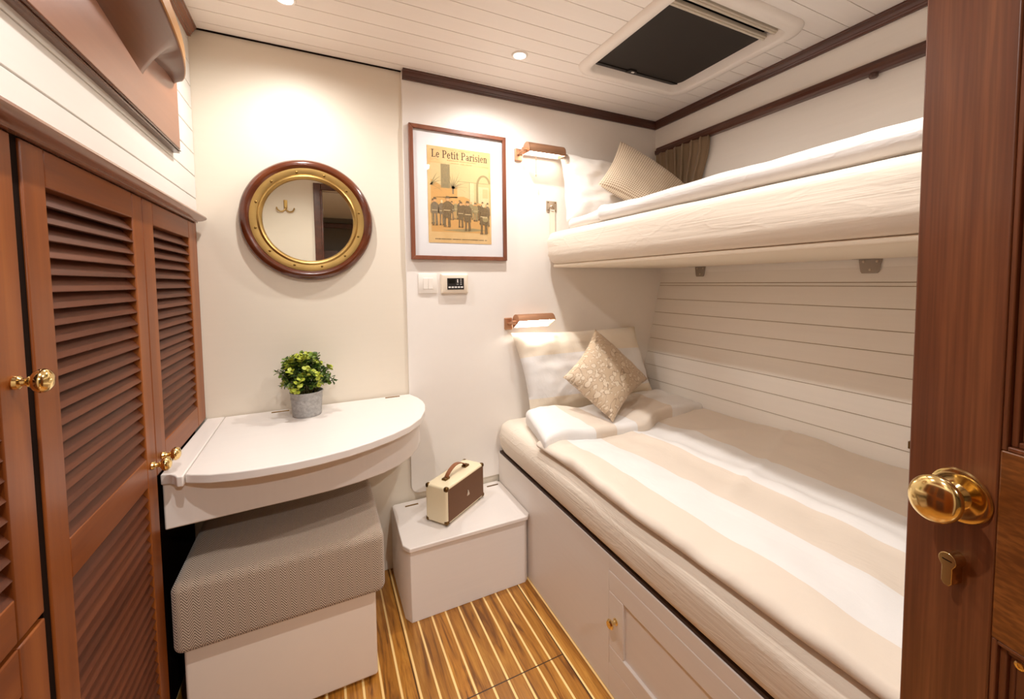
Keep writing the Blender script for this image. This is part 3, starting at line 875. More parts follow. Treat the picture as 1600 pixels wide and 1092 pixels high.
# ------------------------------------------------------------------ reading lamps
def reading_lamp(x0, zc, tilt, label):
    """x0: left edge of wall plate"""
    t = thing('reading_lamp', (x0 + .02, YB, zc), label, 'wall lamp', 'reading lamps on the back wall')
    mb = MB(); mb.softbox(x0 - .001, x0 + .036, YB - .012, YB, zc - .027, zc + .027, .004, .05)
    mb.build('wall_plate', m_copper, t)
    ya, za = YB - .060, zc + .010
    mb = MB(); mb.tube([(x0 + .017, YB - .010, zc), (x0 + .017, YB - .034, zc + .004), (x0 + .026, ya, za)], .0062, 12)
    mb.lathe([(.009, 0), (.009, .022), (.006, .026)], aim((x0 + .012, ya, za), (1, 0, 0)), 16)
    mb.build('arm', m_copper, t)
    xs, xe = x0 + .030, x0 + .214
    Mt = Matrix.Translation((0, ya, za)) @ Matrix.Rotation(-tilt, 4, 'X')
    # shade: half-round trough (opening down before tilt), profile in local (y,z)
    pr = []
    ro, ri = .036, .0335
    for k in range(15):
        a = math.pi * k / 14
        pr.append((ro * math.cos(a), ro * .95 * math.sin(a)))
    outer = [(ro, -.012)] + pr + [(-ro, -.012)]
    inner = [(-ri, -.012)] + [(ri * math.cos(a), ri * .95 * math.sin(a)) for a in [math.pi - math.pi * k / 14 for k in range(15)]] + [(ri, -.012)]
    n = len(outer)
    mb = MB()
    v = [(xs, a, b) for a, b in outer] + [(xe, a, b) for a, b in outer] + [(xs, a, b) for a, b in inner[::-1]] + [(xe, a, b) for a, b in inner[::-1]]
    f = []; g = []
    for i in range(n - 1):
        f.append((i, i + 1, n + i + 1, n + i)); g.append((2 * n + i, 2 * n + i + 1, 3 * n + i + 1, 3 * n + i))
    f += [(0, n, 3 * n, 2 * n), (n - 1, 2 * n - 1, 4 * n - 1, 3 * n - 1)]
    mb.add(v, f, 0, Mt); b0 = len(mb.v) - len(v)
    for q in g: mb.f.append([b0 + k for k in q]); mb.m.append(1)
    for xx, s_ in ((xs, .003), (xe, -.003)):
        mb.prism(outer, xx, xx + s_, 'x', 0, Mt)
    mb.build('shade', [m_copper, plain('lamp_reflector_white', rgb(240, 236, 228), .4) if 'lamp_reflector_white' not in bpy.data.materials else bpy.data.materials['lamp_reflector_white']], t, angle=50)
    mb = MB(); mb.tube([Mt @ Vector((xs + .012, 0, .004)), Mt @ Vector((xe - .012, 0, .004))], .009, 14)
    mb.build('bulb', m_tube if zc > 1.4 else m_tube_low, t)
    if zc < 1.4: return t
    mb = MB(); xq = x0 + .083
    mb.tube([(xq, YB - .052, za - .02), (xq, YB - .051, zc - .085)], .0011, 6)
    mb.lathe([(0, 0), (.0026, .002), (.003, .008), (.001, .012)], aim((xq, YB - .051, zc - .099), (0, 0, 1)), 10)
    mb.build('pull_chain', m_copper, t)
    return t
reading_lamp(.806, 1.752, R(-3), 'copper trough reading lamp lit above the top bunk pillow, right of the framed print')
reading_lamp(.746, .992, R(30), 'copper trough reading lamp lit above the lower bed pillow')

# ------------------------------------------------------------------ desk
ZD = .724
t = thing('desk', (0, 1.5, .58), 'white built-in desk with a bowed front fixed between wardrobe and wall', 'desk')
lid = [(-.3040, 1.752), (-.3040, 1.262), (-.29, 1.252), (-.25, 1.232), (-.2, 1.219), (-.15, 1.213), (-.08, 1.213), (-.012, 1.222), (.06, 1.241), (.121, 1.268), (.19, 1.309), (.245, 1.354), (.295, 1.42), (.327, 1.50), (.343, 1.57), (.346, 1.62), (.339, 1.68), (.319, 1.752)]
mb = MB(); mb.prism(lid, ZD - .023, ZD)
mb.build('lid', m_white_x, t, bevel=.003, seg=3)
mb = MB(); mb.prism([(-.3565, 1.757), (-.3565, 1.284), (-.338, 1.280), (-.326, 1.268), (-.318, 1.252), (-.3055, 1.250), (-.3055, 1.757)], ZD - .026, ZD)
mb.build('side_strip', m_white_y, t, bevel=.003, seg=3)
apr = [(-.3560, 1.757), (-.3560, 1.292), (-.335, 1.294), (-.25, 1.300), (-.169, 1.306), (-.07, 1.311), (.017, 1.321), (.09, 1.338), (.164, 1.366), (.218, 1.402), (.262, 1.45), (.302, 1.52), (.324, 1.585), (.328, 1.63), (.322, 1.69), (.306, 1.757)]
mb = MB(); mb.prism(apr, .581, ZD - .022)
mb.build('apron', m_white_z, t, bevel=.004, seg=3, angle=30)
def hinge(x0, x1, y, z, parent):
    mb = MB(); mb.box(x0, x1, y - .004, y + .004, z - .002, z + .0012, 0)
    mb.tube([(x0, y, z + .0012), (x1, y, z + .0012)], .0018, 8, 1)
    mb.build('hinge', [m_bronze, m_screw], parent)
hinge(-.165, -.110, 1.727, ZD, t); hinge(.222, .277, 1.733, ZD, t)

# potted plant
t = thing('potted_plant', (-.05, 1.645, ZD), 'small bushy green plant in a galvanised pot on the desk', 'plant')
Mp = Matrix.Translation((-.05, 1.645, ZD + .0003))
mb = MB(); mb.lathe([(0, .0), (.044, 0), (.0455, .002), (.0462, .006), (.0458, .009), (.0470, .030), (.0490, .058), (.0500, .060), (.0500, .063), (.0495, .065), (.0505, .080), (.0525, .082), (.0525, .0845), (.0505, .085), (.0485, .083), (.048, .070)], Mp, 40)
mb.build('pot', m_galv, t, angle=50)
mb = MB(); mb.lathe([(.0, .072), (.0485, .072)], Mp, 24); mb.add([], []); mb.build('soil', m_soil, t)
rnd = random.Random(3)
lf = MB(); stm = MB()
def leaf(c, d, size, mat):
    d = d.normalized(); side = d.cross(Vector((0, 0, 1)))
    if side.length < .1: side = Vector((1, 0, 0))
    side.normalize(); side = Matrix.Rotation(rnd.uniform(-.9, .9), 3, d) @ side
    up = side.cross(d)
    L, W = size, size * .46
    pts = [c, c + d * L * .3 + side * W * .85 + up * .1 * L, c + d * L * .68 + side * W + up * .12 * L, c + d * L * .98 + side * W * .35 + up * .02 * L, c + d * L * .98 - side * W * .35 + up * .02 * L,
           c + d * L * .68 - side * W + up * .12 * L, c + d * L * .3 - side * W * .85 + up * .1 * L, c + d * L * .5]
    lf.add(pts, [(0, 1, 7), (1, 2, 7), (2, 3, 7), (3, 4, 7), (4, 5, 7), (5, 6, 7), (6, 0, 7)], mat)
for k in range(95):
    az = rnd.uniform(0, 2 * math.pi); el = rnd.uniform(-.35, 1.45)
    Rr = rnd.uniform(.068, .098)
    tip = Vector((math.cos(az) * math.cos(el) * Rr * 1.02, math.sin(az) * math.cos(el) * Rr * .86, .125 + math.sin(el) * Rr * .98))
    b = Vector((math.cos(az) * .03, math.sin(az) * .03, .078))
    mid = (b + tip) * .5 + Vector((0, 0, .020))
    P = [b + (mid - b) * s_ * 2 if s_ < .5 else mid + (tip - mid) * (s_ - .5) * 2 for s_ in (0, .25, .5, .75, 1)]
    P = [Mp @ p for p in P]
    stm.tube(P, .0009, 5)
    outer = rnd.random() < .55
    for q in range(7):
        s_ = .34 + .66 * q / 6
        i = min(int(s_ * 4), 3); c = P[i].lerp(P[i + 1], s_ * 4 - i)
        dirt = (P[i + 1] - P[i]).normalized()
        for sg in (0, math.pi):
            a = dirt.cross(Vector((.3, .2, 1))).normalized()
            a = Matrix.Rotation(q * 1.57 + sg + rnd.uniform(-.4, .4), 3, dirt) @ a
            m = 0 if s_ < .6 else (2 if (outer and s_ > .82) else 1 if rnd.random() < .55 else 0)
            leaf(c, a + dirt * .55, rnd.uniform(.0120, .0185), m)
stm.build('stems', m_stem, t); o = lf.build('foliage', [m_leaf1, m_leaf2, m_leaf3], t, smooth=True, angle=80)

# ------------------------------------------------------------------ ottoman
t = thing('ottoman', (-.105, 1.45, 0), 'white box stool with a thick herringbone tweed cushion, pushed under the desk', 'stool')
mb = MB(); mb.softbox(-.330, .122, 1.279, 1.640, .010, .285, .008, .2)
mb.build('base', m_vinyl, t)
def cush(p):
    return (p.x, p.y, p.z)
mb = MB(); mb.softbox(-.345, .147, 1.250, 1.665, .278, .457, .022, .08)
mb.build('cushion', m_tweed, t)
mb = MB()
for zz in (.300, .436):
    pts = [(-.3445 + .006, 1.2505 + .0, zz)]
for (x, y) in ((-.30, 1.31), (.10, 1.31), (-.30, 1.60), (.10, 1.60)):
    mb = MB(); mb.lathe([(.012, 0), (.014, .004), (.014, .012)], Matrix.Translation((x, y, 0)), 14); mb.build('foot', m_black, t)

# ------------------------------------------------------------------ step chest
t = thing('step_chest', (.47, 1.58, 0), 'low white chest with a hinged lid on the floor beside the bed', 'chest')
mb = MB(); mb.prism([(.235, 1.748), (.235, 1.468), (.252, 1.436), (.690, 1.436), (.704, 1.450), (.704, 1.748)], 0.0, .258)
mb.build('box', m_white_x, t, bevel=.002)
mb = MB(); mb.prism([(.246, 1.7485), (.236, 1.738), (.230, 1.456), (.248, 1.424), (.694, 1.420), (.709, 1.440), (.709, 1.732), (.698, 1.7485)], .2585, .2745)
mb.build('lid', m_white_x, t, bevel=.003, seg=3)
hinge(.284, .336, 1.711, .2745, t); hinge(.638, .690, 1.713, .2745, t)

# ------------------------------------------------------------------ retro radio
t = thing('radio', (.463, 1.60, .2745), 'cream retro speaker with brown grille cloth and leather handle standing on the chest', 'radio')
ang = math.atan2(.148, .201)
Mr = Matrix.Translation((.4655, 1.6005, .2757)) @ Matrix.Rotation(ang, 4, 'Z')
L2, D2, H0, H1 = .1245, .0505, .006, .1475
mb = MB(); mb.softbox(-L2, L2, -D2, D2, H0, H1, .009, .1, None, 0, Mr); mb.build('cabinet', m_creamvinyl, t)
mb = MB()
g0, g1 = -L2 + .0085, L2 - .0085; h0, h1 = H0 + .0095, H1 - .0085
v = [(g0, -D2 - .0012, h0), (g1, -D2 - .0012, h0), (g1, -D2 - .0012, h1), (g0, -D2 - .0012, h1), (g0, -D2 + .003, h0), (g1, -D2 + .003, h0), (g1, -D2 + .003, h1), (g0, -D2 + .003, h1)]
mb.add(v, [(0, 1, 2, 3), (4, 7, 6, 5), (0, 4, 5, 1), (1, 5, 6, 2), (2, 6, 7, 3), (3, 7, 4, 0)], 0, Mr, [(0, 0), (1, 0), (1, 1), (0, 1)] * 2)
mb.build('grille', m_grille, t)
for sx in (-1, 1):
    for sy in (-1, 1):
        for sz in (0, 1):
            mb = MB(); c = .017
            x0, x1 = (L2 - c, L2 + .0012) if sx > 0 else (-L2 - .0012, -L2 + c)
            y0, y1 = (D2 - c, D2 + .0012) if sy > 0 else (-D2 - .0022, -D2 + c)
            z0, z1 = (H1 - c, H1 + .0012) if sz else (H0 - .0012, H0 + c)
            mb.softbox(x0, x1, y0, y1, z0, z1, .0075, .1, None, 0, Mr); mb.build('corner_cap', m_bronze, t)
# badge: little upright teardrop
prof = [(0, .022), (.003, .019), (.0045, .013), (.008, .006), (.0075, 0), (-.0075, 0), (-.008, .006), (-.0045, .013), (-.003, .019)]
mb = MB(); mb.prism([(a + .006, b + .064) for a, b in prof], -D2 - .0045, -D2 - .0005, 'y', 0, Mr); mb.build('badge', m_nickel, t, bevel=.001)
pts = []
for k in range(17):
    s_ = k / 16; x = -.062 + .124 * s_
    zz = H1 + .003 + .030 * math.sin(math.pi * s_) ** .75
    pts.append((x, zz))
mb = MB(); v = []; f = []
for i, (x, z) in enumerate(pts):
    v += [(x, -.0085, z), (x, .0085, z), (x, .0085, z + .0035), (x, -.0085, z + .0035)]
for i in range(16):
    for k in range(4):
        f.append((i * 4 + k, i * 4 + (k + 1) % 4, i * 4 + 4 + (k + 1) % 4, i * 4 + 4 + k))
f += [(0, 1, 2, 3), (64, 67, 66, 65)]
mb.add(v, f, 0, Mr); mb.build('handle', m_leather, t, angle=50)
for s_ in (-1, 1):
    mb = MB(); mb.softbox(s_ * .064 - .014, s_ * .064 + .014, -.0105, .0105, H1 - .001, H1 + .0075, .003, .1, None, 0, Mr); mb.build('handle_mount', m_bronze, t)
for sx in (-1, 1):
    for sy in (-1, 1):
        mb = MB(); mb.lathe([(.007, 0), (.008, .002), (.008, .008)], Mr @ Matrix.Translation((sx * .10, sy * .036, 0)), 14); mb.build('foot', m_bronze, t)

# ------------------------------------------------------------------ lower berth
XB = .711
t = thing('bed_base', (1.1, .8, 0), 'white boxed bed base with a panelled cupboard door, under the lower mattress', 'bed')
mb = MB()
DY0, DY1, DZ0, DZ1 = .25, .931, .086, .362
mb.box(XB, XB + .018, DY1 + .001, 1.749, 0, .403); mb.box(XB, XB + .018, YF + .002, DY0 - .001, 0, .403)
mb.box(XB, XB + .018, DY0 - .001, DY1 + .001, DZ1 + .001, .403); mb.box(XB, XB + .018, DY0 - .001, DY1 + .001, 0, DZ0 - .001)
mb.box(XB + .020, 1.40, YF + .002, 1.749, 0, .400)
mb.build('front', m_white_y, t, bevel=.0008)
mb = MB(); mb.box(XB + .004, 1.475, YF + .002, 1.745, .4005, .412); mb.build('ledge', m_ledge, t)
mb = MB()
pz0, pz1, py0, py1 = .140, .302, .315, .869
for (a, b, c_, d_) in ((DY0, DY1, DZ0, pz0), (DY0, DY1, pz1, DZ1), (DY0, py0, pz0, pz1), (py1, DY1, pz0, pz1)): mb.box(XB - .0005, XB + .017, a, b, c_, d_)
mb.box(XB + .008, XB + .015, py0 - .004, py1 + .004, pz0 - .004, pz1 + .004)
d = mb.build('cupboard_door', m_white_y, t, bevel=.0022)
mb = MB(); mb.lathe([(0, 0), (.0095, 0), (.0095, .002), (.006, .004), (.0048, .010), (.006, .014), (.0115, .016), (.0135, .019), (.0135, .021), (.010, .025), (0, .0265)], aim((XB - .0005, .900, .231), (-1, 0, 0)), 24)
mb.build('knob', m_brass, d)

def fbm(p, s, o=0):
    return nz(p, s, o) + .5 * nz(p, s * 2.1, o + 3) + .25 * nz(p, s * 4.3, o + 7)
def matt_fn(p):
    q = Vector(p)
    s = max(0, min(1, (1.0 - (q.x - .69) / .10)))          # near the front face
    w = nz((0, q.y * 1.1 + q.z * 2.0, q.z * 26), 1.0, 4) * .0045 * s + nz((q.x, q.y * .35, q.z * 60), 1.0, 9) * .0018 * s
    q.x += w
    if s > 0:
        q.x -= .010 * s * math.sin(max(0, min(1, (q.z - .42) / .145)) * math.pi)
    e = max(0, 1 - (1.742 - q.y) / .09)                     # rounded head end
    q.x += .026 * e * e * s
    q.z += .0018 * fbm(q, 5, 2) * (1 if q.z > .5 else 0)
    q.z -= .012 * e * e * (1 if q.z > .5 else 0)
    # sheet pulled into soft pleats at the head corner
    q.x += .004 * e * s * math.sin(q.z * 160)
    return q
mb = MB(); mb.softbox(.700, 1.498, YF + .01, 1.744, .414, .566, .045, .022, matt_fn)
def taper(o): pass
o = mb.build('mattress', m_sheet, None, angle=80)
for v in o.data.vertices:                                   # follow the leaning hull side
    if v.co.x > 1.2:
        k = (v.co.x - 1.2) / .298
        v.co.x += k * (hullx(max(v.co.z, .4)) - .006 - 1.498)
tag(o, 'lower mattress in a cream fitted sheet on the white bed base', 'mattress', 'mattresses of the two berths')

t = thing('duvet', (1.1, .8, .57), 'beige and white striped duvet spread over the lower bed, turned down at the pillow', 'duvet', 'duvets of the two berths')
def duvet_fn(p):
    q = Vector(p)
    top = max(0, min(1, (q.z - .570) / .03))
    u = (q.x - .70) / .84
    puff = .010 * fbm((q.x, q.y, 0), 3.2, 1) + .006 * fbm((q.x, q.y * .7, 0), 9, 5)
    ridge = .012 * math.exp(-((q.x - 1.075 - .02 * math.sin(q.y * 3)) / .03) ** 2) * (1 if q.y < 1.2 else .5)
    fold = .008 * math.exp(-((q.y - .78 - .35 * (q.x - 1.1)) / .012) ** 2) * (1 if q.x > .95 else 0)
    fold += .012 * math.exp(-((q.y - 1.08 + .5 * (q.x - 1.3)) / .03) ** 2) * max(0, 1 - abs(q.x - 1.3) / .2)
    q.z += top * (puff + ridge + fold + .006)
    e = max(0, 1 - (q.x - .70) / .08)
    q.z -= top * .008 * e
    q.x += (.010 * nz((q.y * 3, 0, 2), 1) - .008 * (q.y - .6) * .5) * max(0, 1 - u * 3)
    q.z += .0035 * nz((q.x * 3, q.y * 12, 0), 1.6, 8) * top * e * 2
    if q.x > 1.35: q.z += top * .012 * (q.x - 1.35) / .2
    g = max(0, min(1, (q.y - 1.02) / .22)); q.z -= top * .013 * g * g * (3 - 2 * g)
    return q
mb = MB(); mb.softbox(.700, 1.535, YF + .012, 1.36, .5695, .6065, .0180, .016, duvet_fn)
mb.build('spread', m_duvet, t, angle=80)
def turn_fn(p):
    q = Vector(p)
    a = (q.x - .70) / .82; b = (q.y - 1.27) / .30       # 0..1
    q.x += .055 * b * max(0, 1 - a * 2.2) - .02 * (1 - b) * max(0, 1 - a * 2.2)
    top = max(0, min(1, (q.z - .575) / .05))
    # free edge wanders
    ed = max(0, 1 - b * 2.2)
    q.y += ed * (.022 * math.sin(a * 9 + .6) + .012 * math.sin(a * 21) - .010) + max(0, -.25 + a) * .05 * ed
    hd = max(0, b - .5) * 2
    q.y += hd * (.018 * math.sin(a * 6 + 1.0) - .03 * math.exp(-((a - .35) / .12) ** 2))
    q.z += top * (.010 * fbm((q.x, q.y, 0), 4.5, 11) + .016 * math.exp(-((a - .80) / .18) ** 2) - .010 * math.exp(-((a - .36) / .10) ** 2)
                  + .010 * math.exp(-((a - .1) / .16) ** 2))
    q.z += top * .004 * fbm((q.x, q.y, 0), 13, 3)
    if a < .12: q.z -= top * (.12 - a) / .12 * .016 * (1 - .3 * b)
    return q
mb = MB(); mb.softbox(.715, 1.520, 1.268, 1.575, .570, .634, .020, .013, turn_fn)
mb.build('turned_down_edge', m_turn, t, angle=80)

def pillow_mesh(TL, TR, BR, BL, T, pinch=.06, n=30, seed=0, wr=.004, flip=1, power=.5, crease=1.0):
    TL, TR, BR, BL = map(Vector, (TL, TR, BR, BL))
    nrm = ((TR - BL).cross(TL - BR)).normalized() * flip
    mb = MB(); fr = []; idx = {}
    cen = (TL + TR + BR + BL) / 4
    verts = []; uvs = []; faces = []
    for side in (1, -1):
        for i in range(n + 1):
            for j in range(n + 1):
                edge = i in (0, n) or j in (0, n)
                if side == -1 and edge: idx[(side, i, j)] = idx[(1, i, j)]; continue
                u, v = i / n, j / n
                a, b = 2 * u - 1, 2 * v - 1
                p = (BL * (1 - u) + BR * u) * (1 - v) + (TL * (1 - u) + TR * u) * v
                k = pinch * ((1 - a * a) * abs(b) ** 3 + (1 - b * b) * abs(a) ** 3)
                p = p + (cen - p) * k
                h = ((1 - abs(a) ** 2.6) * (1 - abs(b) ** 2.6)) ** power
                q = Vector((u * 4 + seed, v * 4 - seed, seed * .37))
                w = wr * (noise.noise(q * 1.3) + .6 * noise.noise(q * 2.9)) * (h ** .5 if h > 0 else 0)
                # radial creases from the corners
                p = p + nrm * side * (T * h + w)
                idx[(side, i, j)] = len(verts); verts.append(p); uvs.append((u, v))
        for i in range(n):
            for j in range(n):
                q = [idx[(side, i, j)], idx[(side, i + 1, j)], idx[(side, i + 1, j + 1)], idx[(side, i, j + 1)]]
                faces.append(q if side == 1 else q[::-1])
    mb.add(verts, faces, 0, None, uvs)
    return mb
o = pillow_mesh((.767, 1.722, .952), (1.472, 1.715, .942), (1.51, 1.600, .590), (.820, 1.635, .578), .062, .05, 34, 1, .014, 1, .42).build('pillow', m_pillow, None, angle=80)
tag(o, 'cream and white striped pillow leaning on the back wall over the lower bed', 'pillow', 'pillows of the two berths')
o = pillow_mesh((1.128, 1.580, .962), (1.372, 1.500, .720), (.995, 1.280, .638), (.904, 1.500, .778), .062, .12, 34, 5, .004, 1, .5).build('cushion', m_floral, None, angle=80)
tag(o, 'beige blossom-patterned cushion standing on one corner against the lower pillow', 'cushion', 'cushions on the two berths')

# ------------------------------------------------------------------ upper berth
def um_fn(p):
    q = Vector(p)
    s = max(0, min(1, 1 - (q.x - .945) / .10))
    q.x += s * (.0040 * nz((0, q.y * 1.5 - q.z * 5, q.z * 20), 1.0, 4) + .0022 * nz((0, q.y * 3.0 - q.z * 14, q.z * 55), 1.0, 8))
    e = max(0, 1 - (1.738 - q.y) / .12)
    q.x += .014 * e * e * s
    q.x += .0035 * e * s * math.sin(q.z * 210)
    q.z += (.0015 * fbm((q.x, q.y, 0), 4, 2) if q.z > 1.33 else 0)
    q.x += s * .016 * max(0, (1.30 - q.z) / .04) ** 1.0 * .6
    return q
mb = MB(); mb.softbox(.945, 1.655, YF + .01, 1.738, 1.262, 1.408, .040, .020, um_fn)
o = mb.build('mattress', m_sheet, None, angle=80)
for v in o.data.vertices:
    if v.co.x > 1.4: v.co.x += (v.co.x - 1.4) / .255 * (hullx(v.co.z) - .008 - 1.655)
tag(o, 'upper bunk mattress in a wrinkled cream fitted sheet on the bunk board', 'mattress', 'mattresses of the two berths')
mb = MB(); mb.softbox(.982, 1.668, YF + .01, 1.712, 1.247, 1.2615, .006, .2)
o = mb.build('bunk_board', m_web, None)
tag(o, 'cream covered board under the upper bunk mattress', 'bunk')
t = thing('duvet', (1.3, .8, 1.41), 'white duvet lying along the upper bunk with a rolled front edge', 'duvet', 'duvets of the two berths')
def ud_fn(p):
    q = Vector(p)
    top = max(0, min(1, (q.z - 1.415) / .04))
    q.z += top * (.005 * fbm((q.x, q.y, 0), 4, 6) + .012 * max(0, .9 - q.y) * .8)
    q.x += .005 * nz((q.y * 4, q.z * 10, 1), 1) 
    if q.x > 1.15: q.z -= top * min(1, (q.x - 1.15) / .1) * .012
    e = max(0, 1 - (1.34 - q.y) / .05)
    q.z += top * .006 * e * e
    q.x -= .008 * e
    return q
mb = MB(); mb.softbox(.966, 1.560, YF + .015, 1.350, 1.4125, 1.468, .028, .018, ud_fn); mb.build('spread', m_linen, t, angle=80)
def ut_fn(p):
    q = Vector(p)
    top = max(0, min(1, (q.z - 1.415) / .04)); b = (q.y - 1.31) / .24
    q.x += .012 * nz((q.y * 6, q.z * 12, 3), 1) + .018 * b
    q.z += top * (.004 * fbm((q.x, q.y, 0), 7, 6)) + top * .012 * math.exp(-((q.y - 1.34) / .05) ** 2) * max(0, 1 - abs(q.x - 1.05) / .12)
    return q
mb = MB(); mb.softbox(.966, 1.585, 1.318, 1.590, 1.409, 1.456, .023, .014, ut_fn); mb.build('folded_end', m_linen, t, angle=80)
o = pillow_mesh((1.022, 1.716, 1.776), (1.555, 1.700, 1.76), (1.555, 1.600, 1.44), (.995, 1.615, 1.445), .062, .05, 34, 9, .020, 1, .42).build('pillow', m_pillow2, None, angle=80)
tag(o, 'white pillow leaning on the back wall at the head of the upper bunk', 'pillow', 'pillows of the two berths')
o = pillow_mesh((1.285, 1.600, 1.836), (1.572, 1.475, 1.637), (1.35, 1.43, 1.465), (1.115, 1.545, 1.606), .060, .08, 34, 13, .004, 1, .5).build('cushion', m_check, None, angle=80)
tag(o, 'brown and cream checked cushion with a peaked corner on the upper bunk', 'cushion', 'cushions on the two berths')

# brackets under the bunk
def bracket(y0, y1, label):
    t = thing('bunk_bracket', (1.685, (y0 + y1) / 2, 1.2), label, 'bracket', 'steel brackets under the bunk')
    mb = MB(); x = hullx(1.20) - .0005
    w = y1 - y0
    poly = [(y1, 1.2505), (y1 - .006, 1.206), (y1 - .010, 1.199), (y0 + .014, 1.199), (y0 + .010, 1.203), (y0, 1.2505)]
    mb.prism(poly, x - .004, x, 'x'); mb.box(x - .05, x, y0, y1, 1.2465, 1.2498)
    mb.build('plate', m_steel, t, bevel=.001)
    for (yy, zz) in ((y0 + .22 * w, 1.239), (y0 + .78 * w, 1.239), (y0 + .5 * w, 1.211)):
        mb = MB(); mb.lathe([(.0042, 0), (.0042, .001), (.002, .0016), (0, .0012)], aim((x - .004, yy, zz), (-1, 0, 0)), 12); mb.build('screw', m_nickel, t)
bracket(1.446, 1.510, 'small steel bracket under the bunk nearer the back wall')
bracket(.728, .798, 'larger looking steel bracket under the bunk nearer the door')

# hanging strap with eye plate on the wall
t = thing('bunk_strap', (.995, YB, 1.535), 'cream strap hanging from a square nickel eye plate beside the bunk end', 'strap')
mb = MB(); mb.softbox(.968, 1.023, YB - .005, YB, 1.509, 1.560, .0022, .1); mb.build('eye_plate', m_nickel, t)
for sx in (-1, 1):
    for sz in (-1, 1):
        mb = MB(); mb.lathe([(.0032, 0), (.0028, .0012), (0, .0016)], aim((.9955 + sx * .019, YB - .005, 1.5345 + sz * .018), (0, -1, 0)), 10); mb.build('screw', m_screw, t)
mb = MB(); mb.tube([(.9955 + .013 * math.sin(a), YB - .010 - .003 * math.cos(a * 2), 1.524 + .013 * math.cos(a)) for a in [2 * math.pi * k / 20 for k in range(21)]], .0026, 8); mb.build('ring', m_nickel, t)
mb = MB()
mb.box(.983, 1.008, YB - .013, YB - .0105, 1.404, 1.515); mb.box(.983, 1.008, YB - .008, YB - .0060, 1.404, 1.515); mb.tube([(.983, YB - .0095, 1.515), (1.008, YB - .0095, 1.515)], .0038, 8)
mb.build('webbing', m_web, t)

# curtain gathered at the end of the rail
mb = MB(); v = []; f = []; NY, NZ_ = 110, 22
for j in range(NZ_ + 1):
    s_ = j / NZ_; z = 1.842 - s_ * .42
    for i in range(NY + 1):
        u = i / NY
        ytop = 1.375 + u * .335; ybot = 1.455 + u * .20
        k = min(1, s_ * 1.5); k = k * k * (3 - 2 * k)
        y = ytop + (ybot - ytop) * k * .9
        ph = u * 2 * math.pi * 6.5 + 1.1 * nz((u * 6, s_ * 1.6, 0), 1, 2)
        amp = .017 * (.7 + .5 * nz((u * 9, 0, s_), 1, 5))
        x = min(1.610 + amp * 1.25 * math.sin(ph) + .004 * nz((u * 20, s_ * 5, 0), 1), 1.632)
        y += .010 * math.sin(ph * 2 + .5) 
        v.append((x + .004 * s_, y, z))
for j in range(NZ_):
    for i in range(NY):
        a = j * (NY + 1) + i; f.append((a, a + 1, a + NY + 2, a + NY + 1))
mb.add(v, f); o = mb.build('curtain', m_curtain, None, angle=180)
sm_ = o.modifiers.new('solid', 'SOLIDIFY'); sm_.thickness = .0022; sm_.offset = 0
tag(o, 'short brown curtain gathered at the head end of the hull rail', 'curtain')

# small catch on the hull lining near the door
t = thing('wall_catch', (1.56, .585, .687), 'small dark metal catch on the hull planks beside the open door', 'catch')
mb = MB(); mb.box(1.548, 1.562, .565, .592, .676, .698); mb.build('body', m_bronze, t, bevel=.001)

# ------------------------------------------------------------------ roof hatch
t = thing('roof_hatch', (1.21, 1.15, 2.02), 'white framed roof hatch with a black pleated blind in the plank ceiling', 'hatch')
def rrect(x0, x1, y0, y1, r, n=8):
    out = []
    for cx, cy, a0 in ((x1 - r, y1 - r, 0), (x0 + r, y1 - r, 90), (x0 + r, y0 + r, 180), (x1 - r, y0 + r, 270)):
        for k in range(n + 1):
            a = R(a0 + 90 * k / n); out.append((cx + r * math.cos(a), cy + r * math.sin(a)))
    return out
mb = MB()
loops = [(rrect(.925, 1.492, .858, 1.458, .075), 2.0195), (rrect(.929, 1.488, .862, 1.454, .072), 2.011), (rrect(.945, 1.474, .880, 1.442, .064), 2.006), (rrect(.966, 1.455, .908, 1.424, .050), 2.006), (rrect(.974, 1.450, .915, 1.417, .045), 2.012), (rrect(.982, 1.444, .920, 1.411, .042), 2.060)]
n = len(loops[0][0]); v = [(a, b, z) for L, z in loops for a, b in L]; f = []
for i in range(len(loops) - 1):
    for k in range(n): f.append((i * n + k, i * n + (k + 1) % n, (i + 1) * n + (k + 1) % n, (i + 1) * n + k))
mb.add(v, f); mb.build('frame', m_hatch, t, angle=50)
mb = MB(); mb.prism(rrect(.975, 1.452, 1.012, 1.416, .02), 2.0445, 2.0465); mb.build('blind', m_blind, t)
mb = MB(); mb.box(.95, 1.47, .90, 1.44, 2.062, 2.072); mb.build('cover', m_black, t)
mb = MB(); mb.prism([(.985, 1.398), (1.44, 1.398), (1.44, 1.413), (.985, 1.413)], 2.040, 2.052); mb.build('blind_end_bar', m_black, t)
for y in (1.003, .962):
    mb = MB(); mb.box(.980, 1.446, y - .010, y + .010, 2.036, 2.050); mb.box(.980, 1.446, y - .004, y + .004, 2.032, 2.038)
    mb.build('slide_bar', m_bar, t, bevel=.002)
mb = MB(); mb.prism([(1.155, 1.398), (1.165, 1.384), (1.195, 1.384), (1.205, 1.398), (1.205, 1.408), (1.155, 1.408)], 2.036, 2.044, 'z', 0); mb.box(1.174, 1.187, 1.388, 1.396, 2.0335, 2.037, 1)
mb.build('catch', [m_black, m_lightgrey], t, bevel=.001)

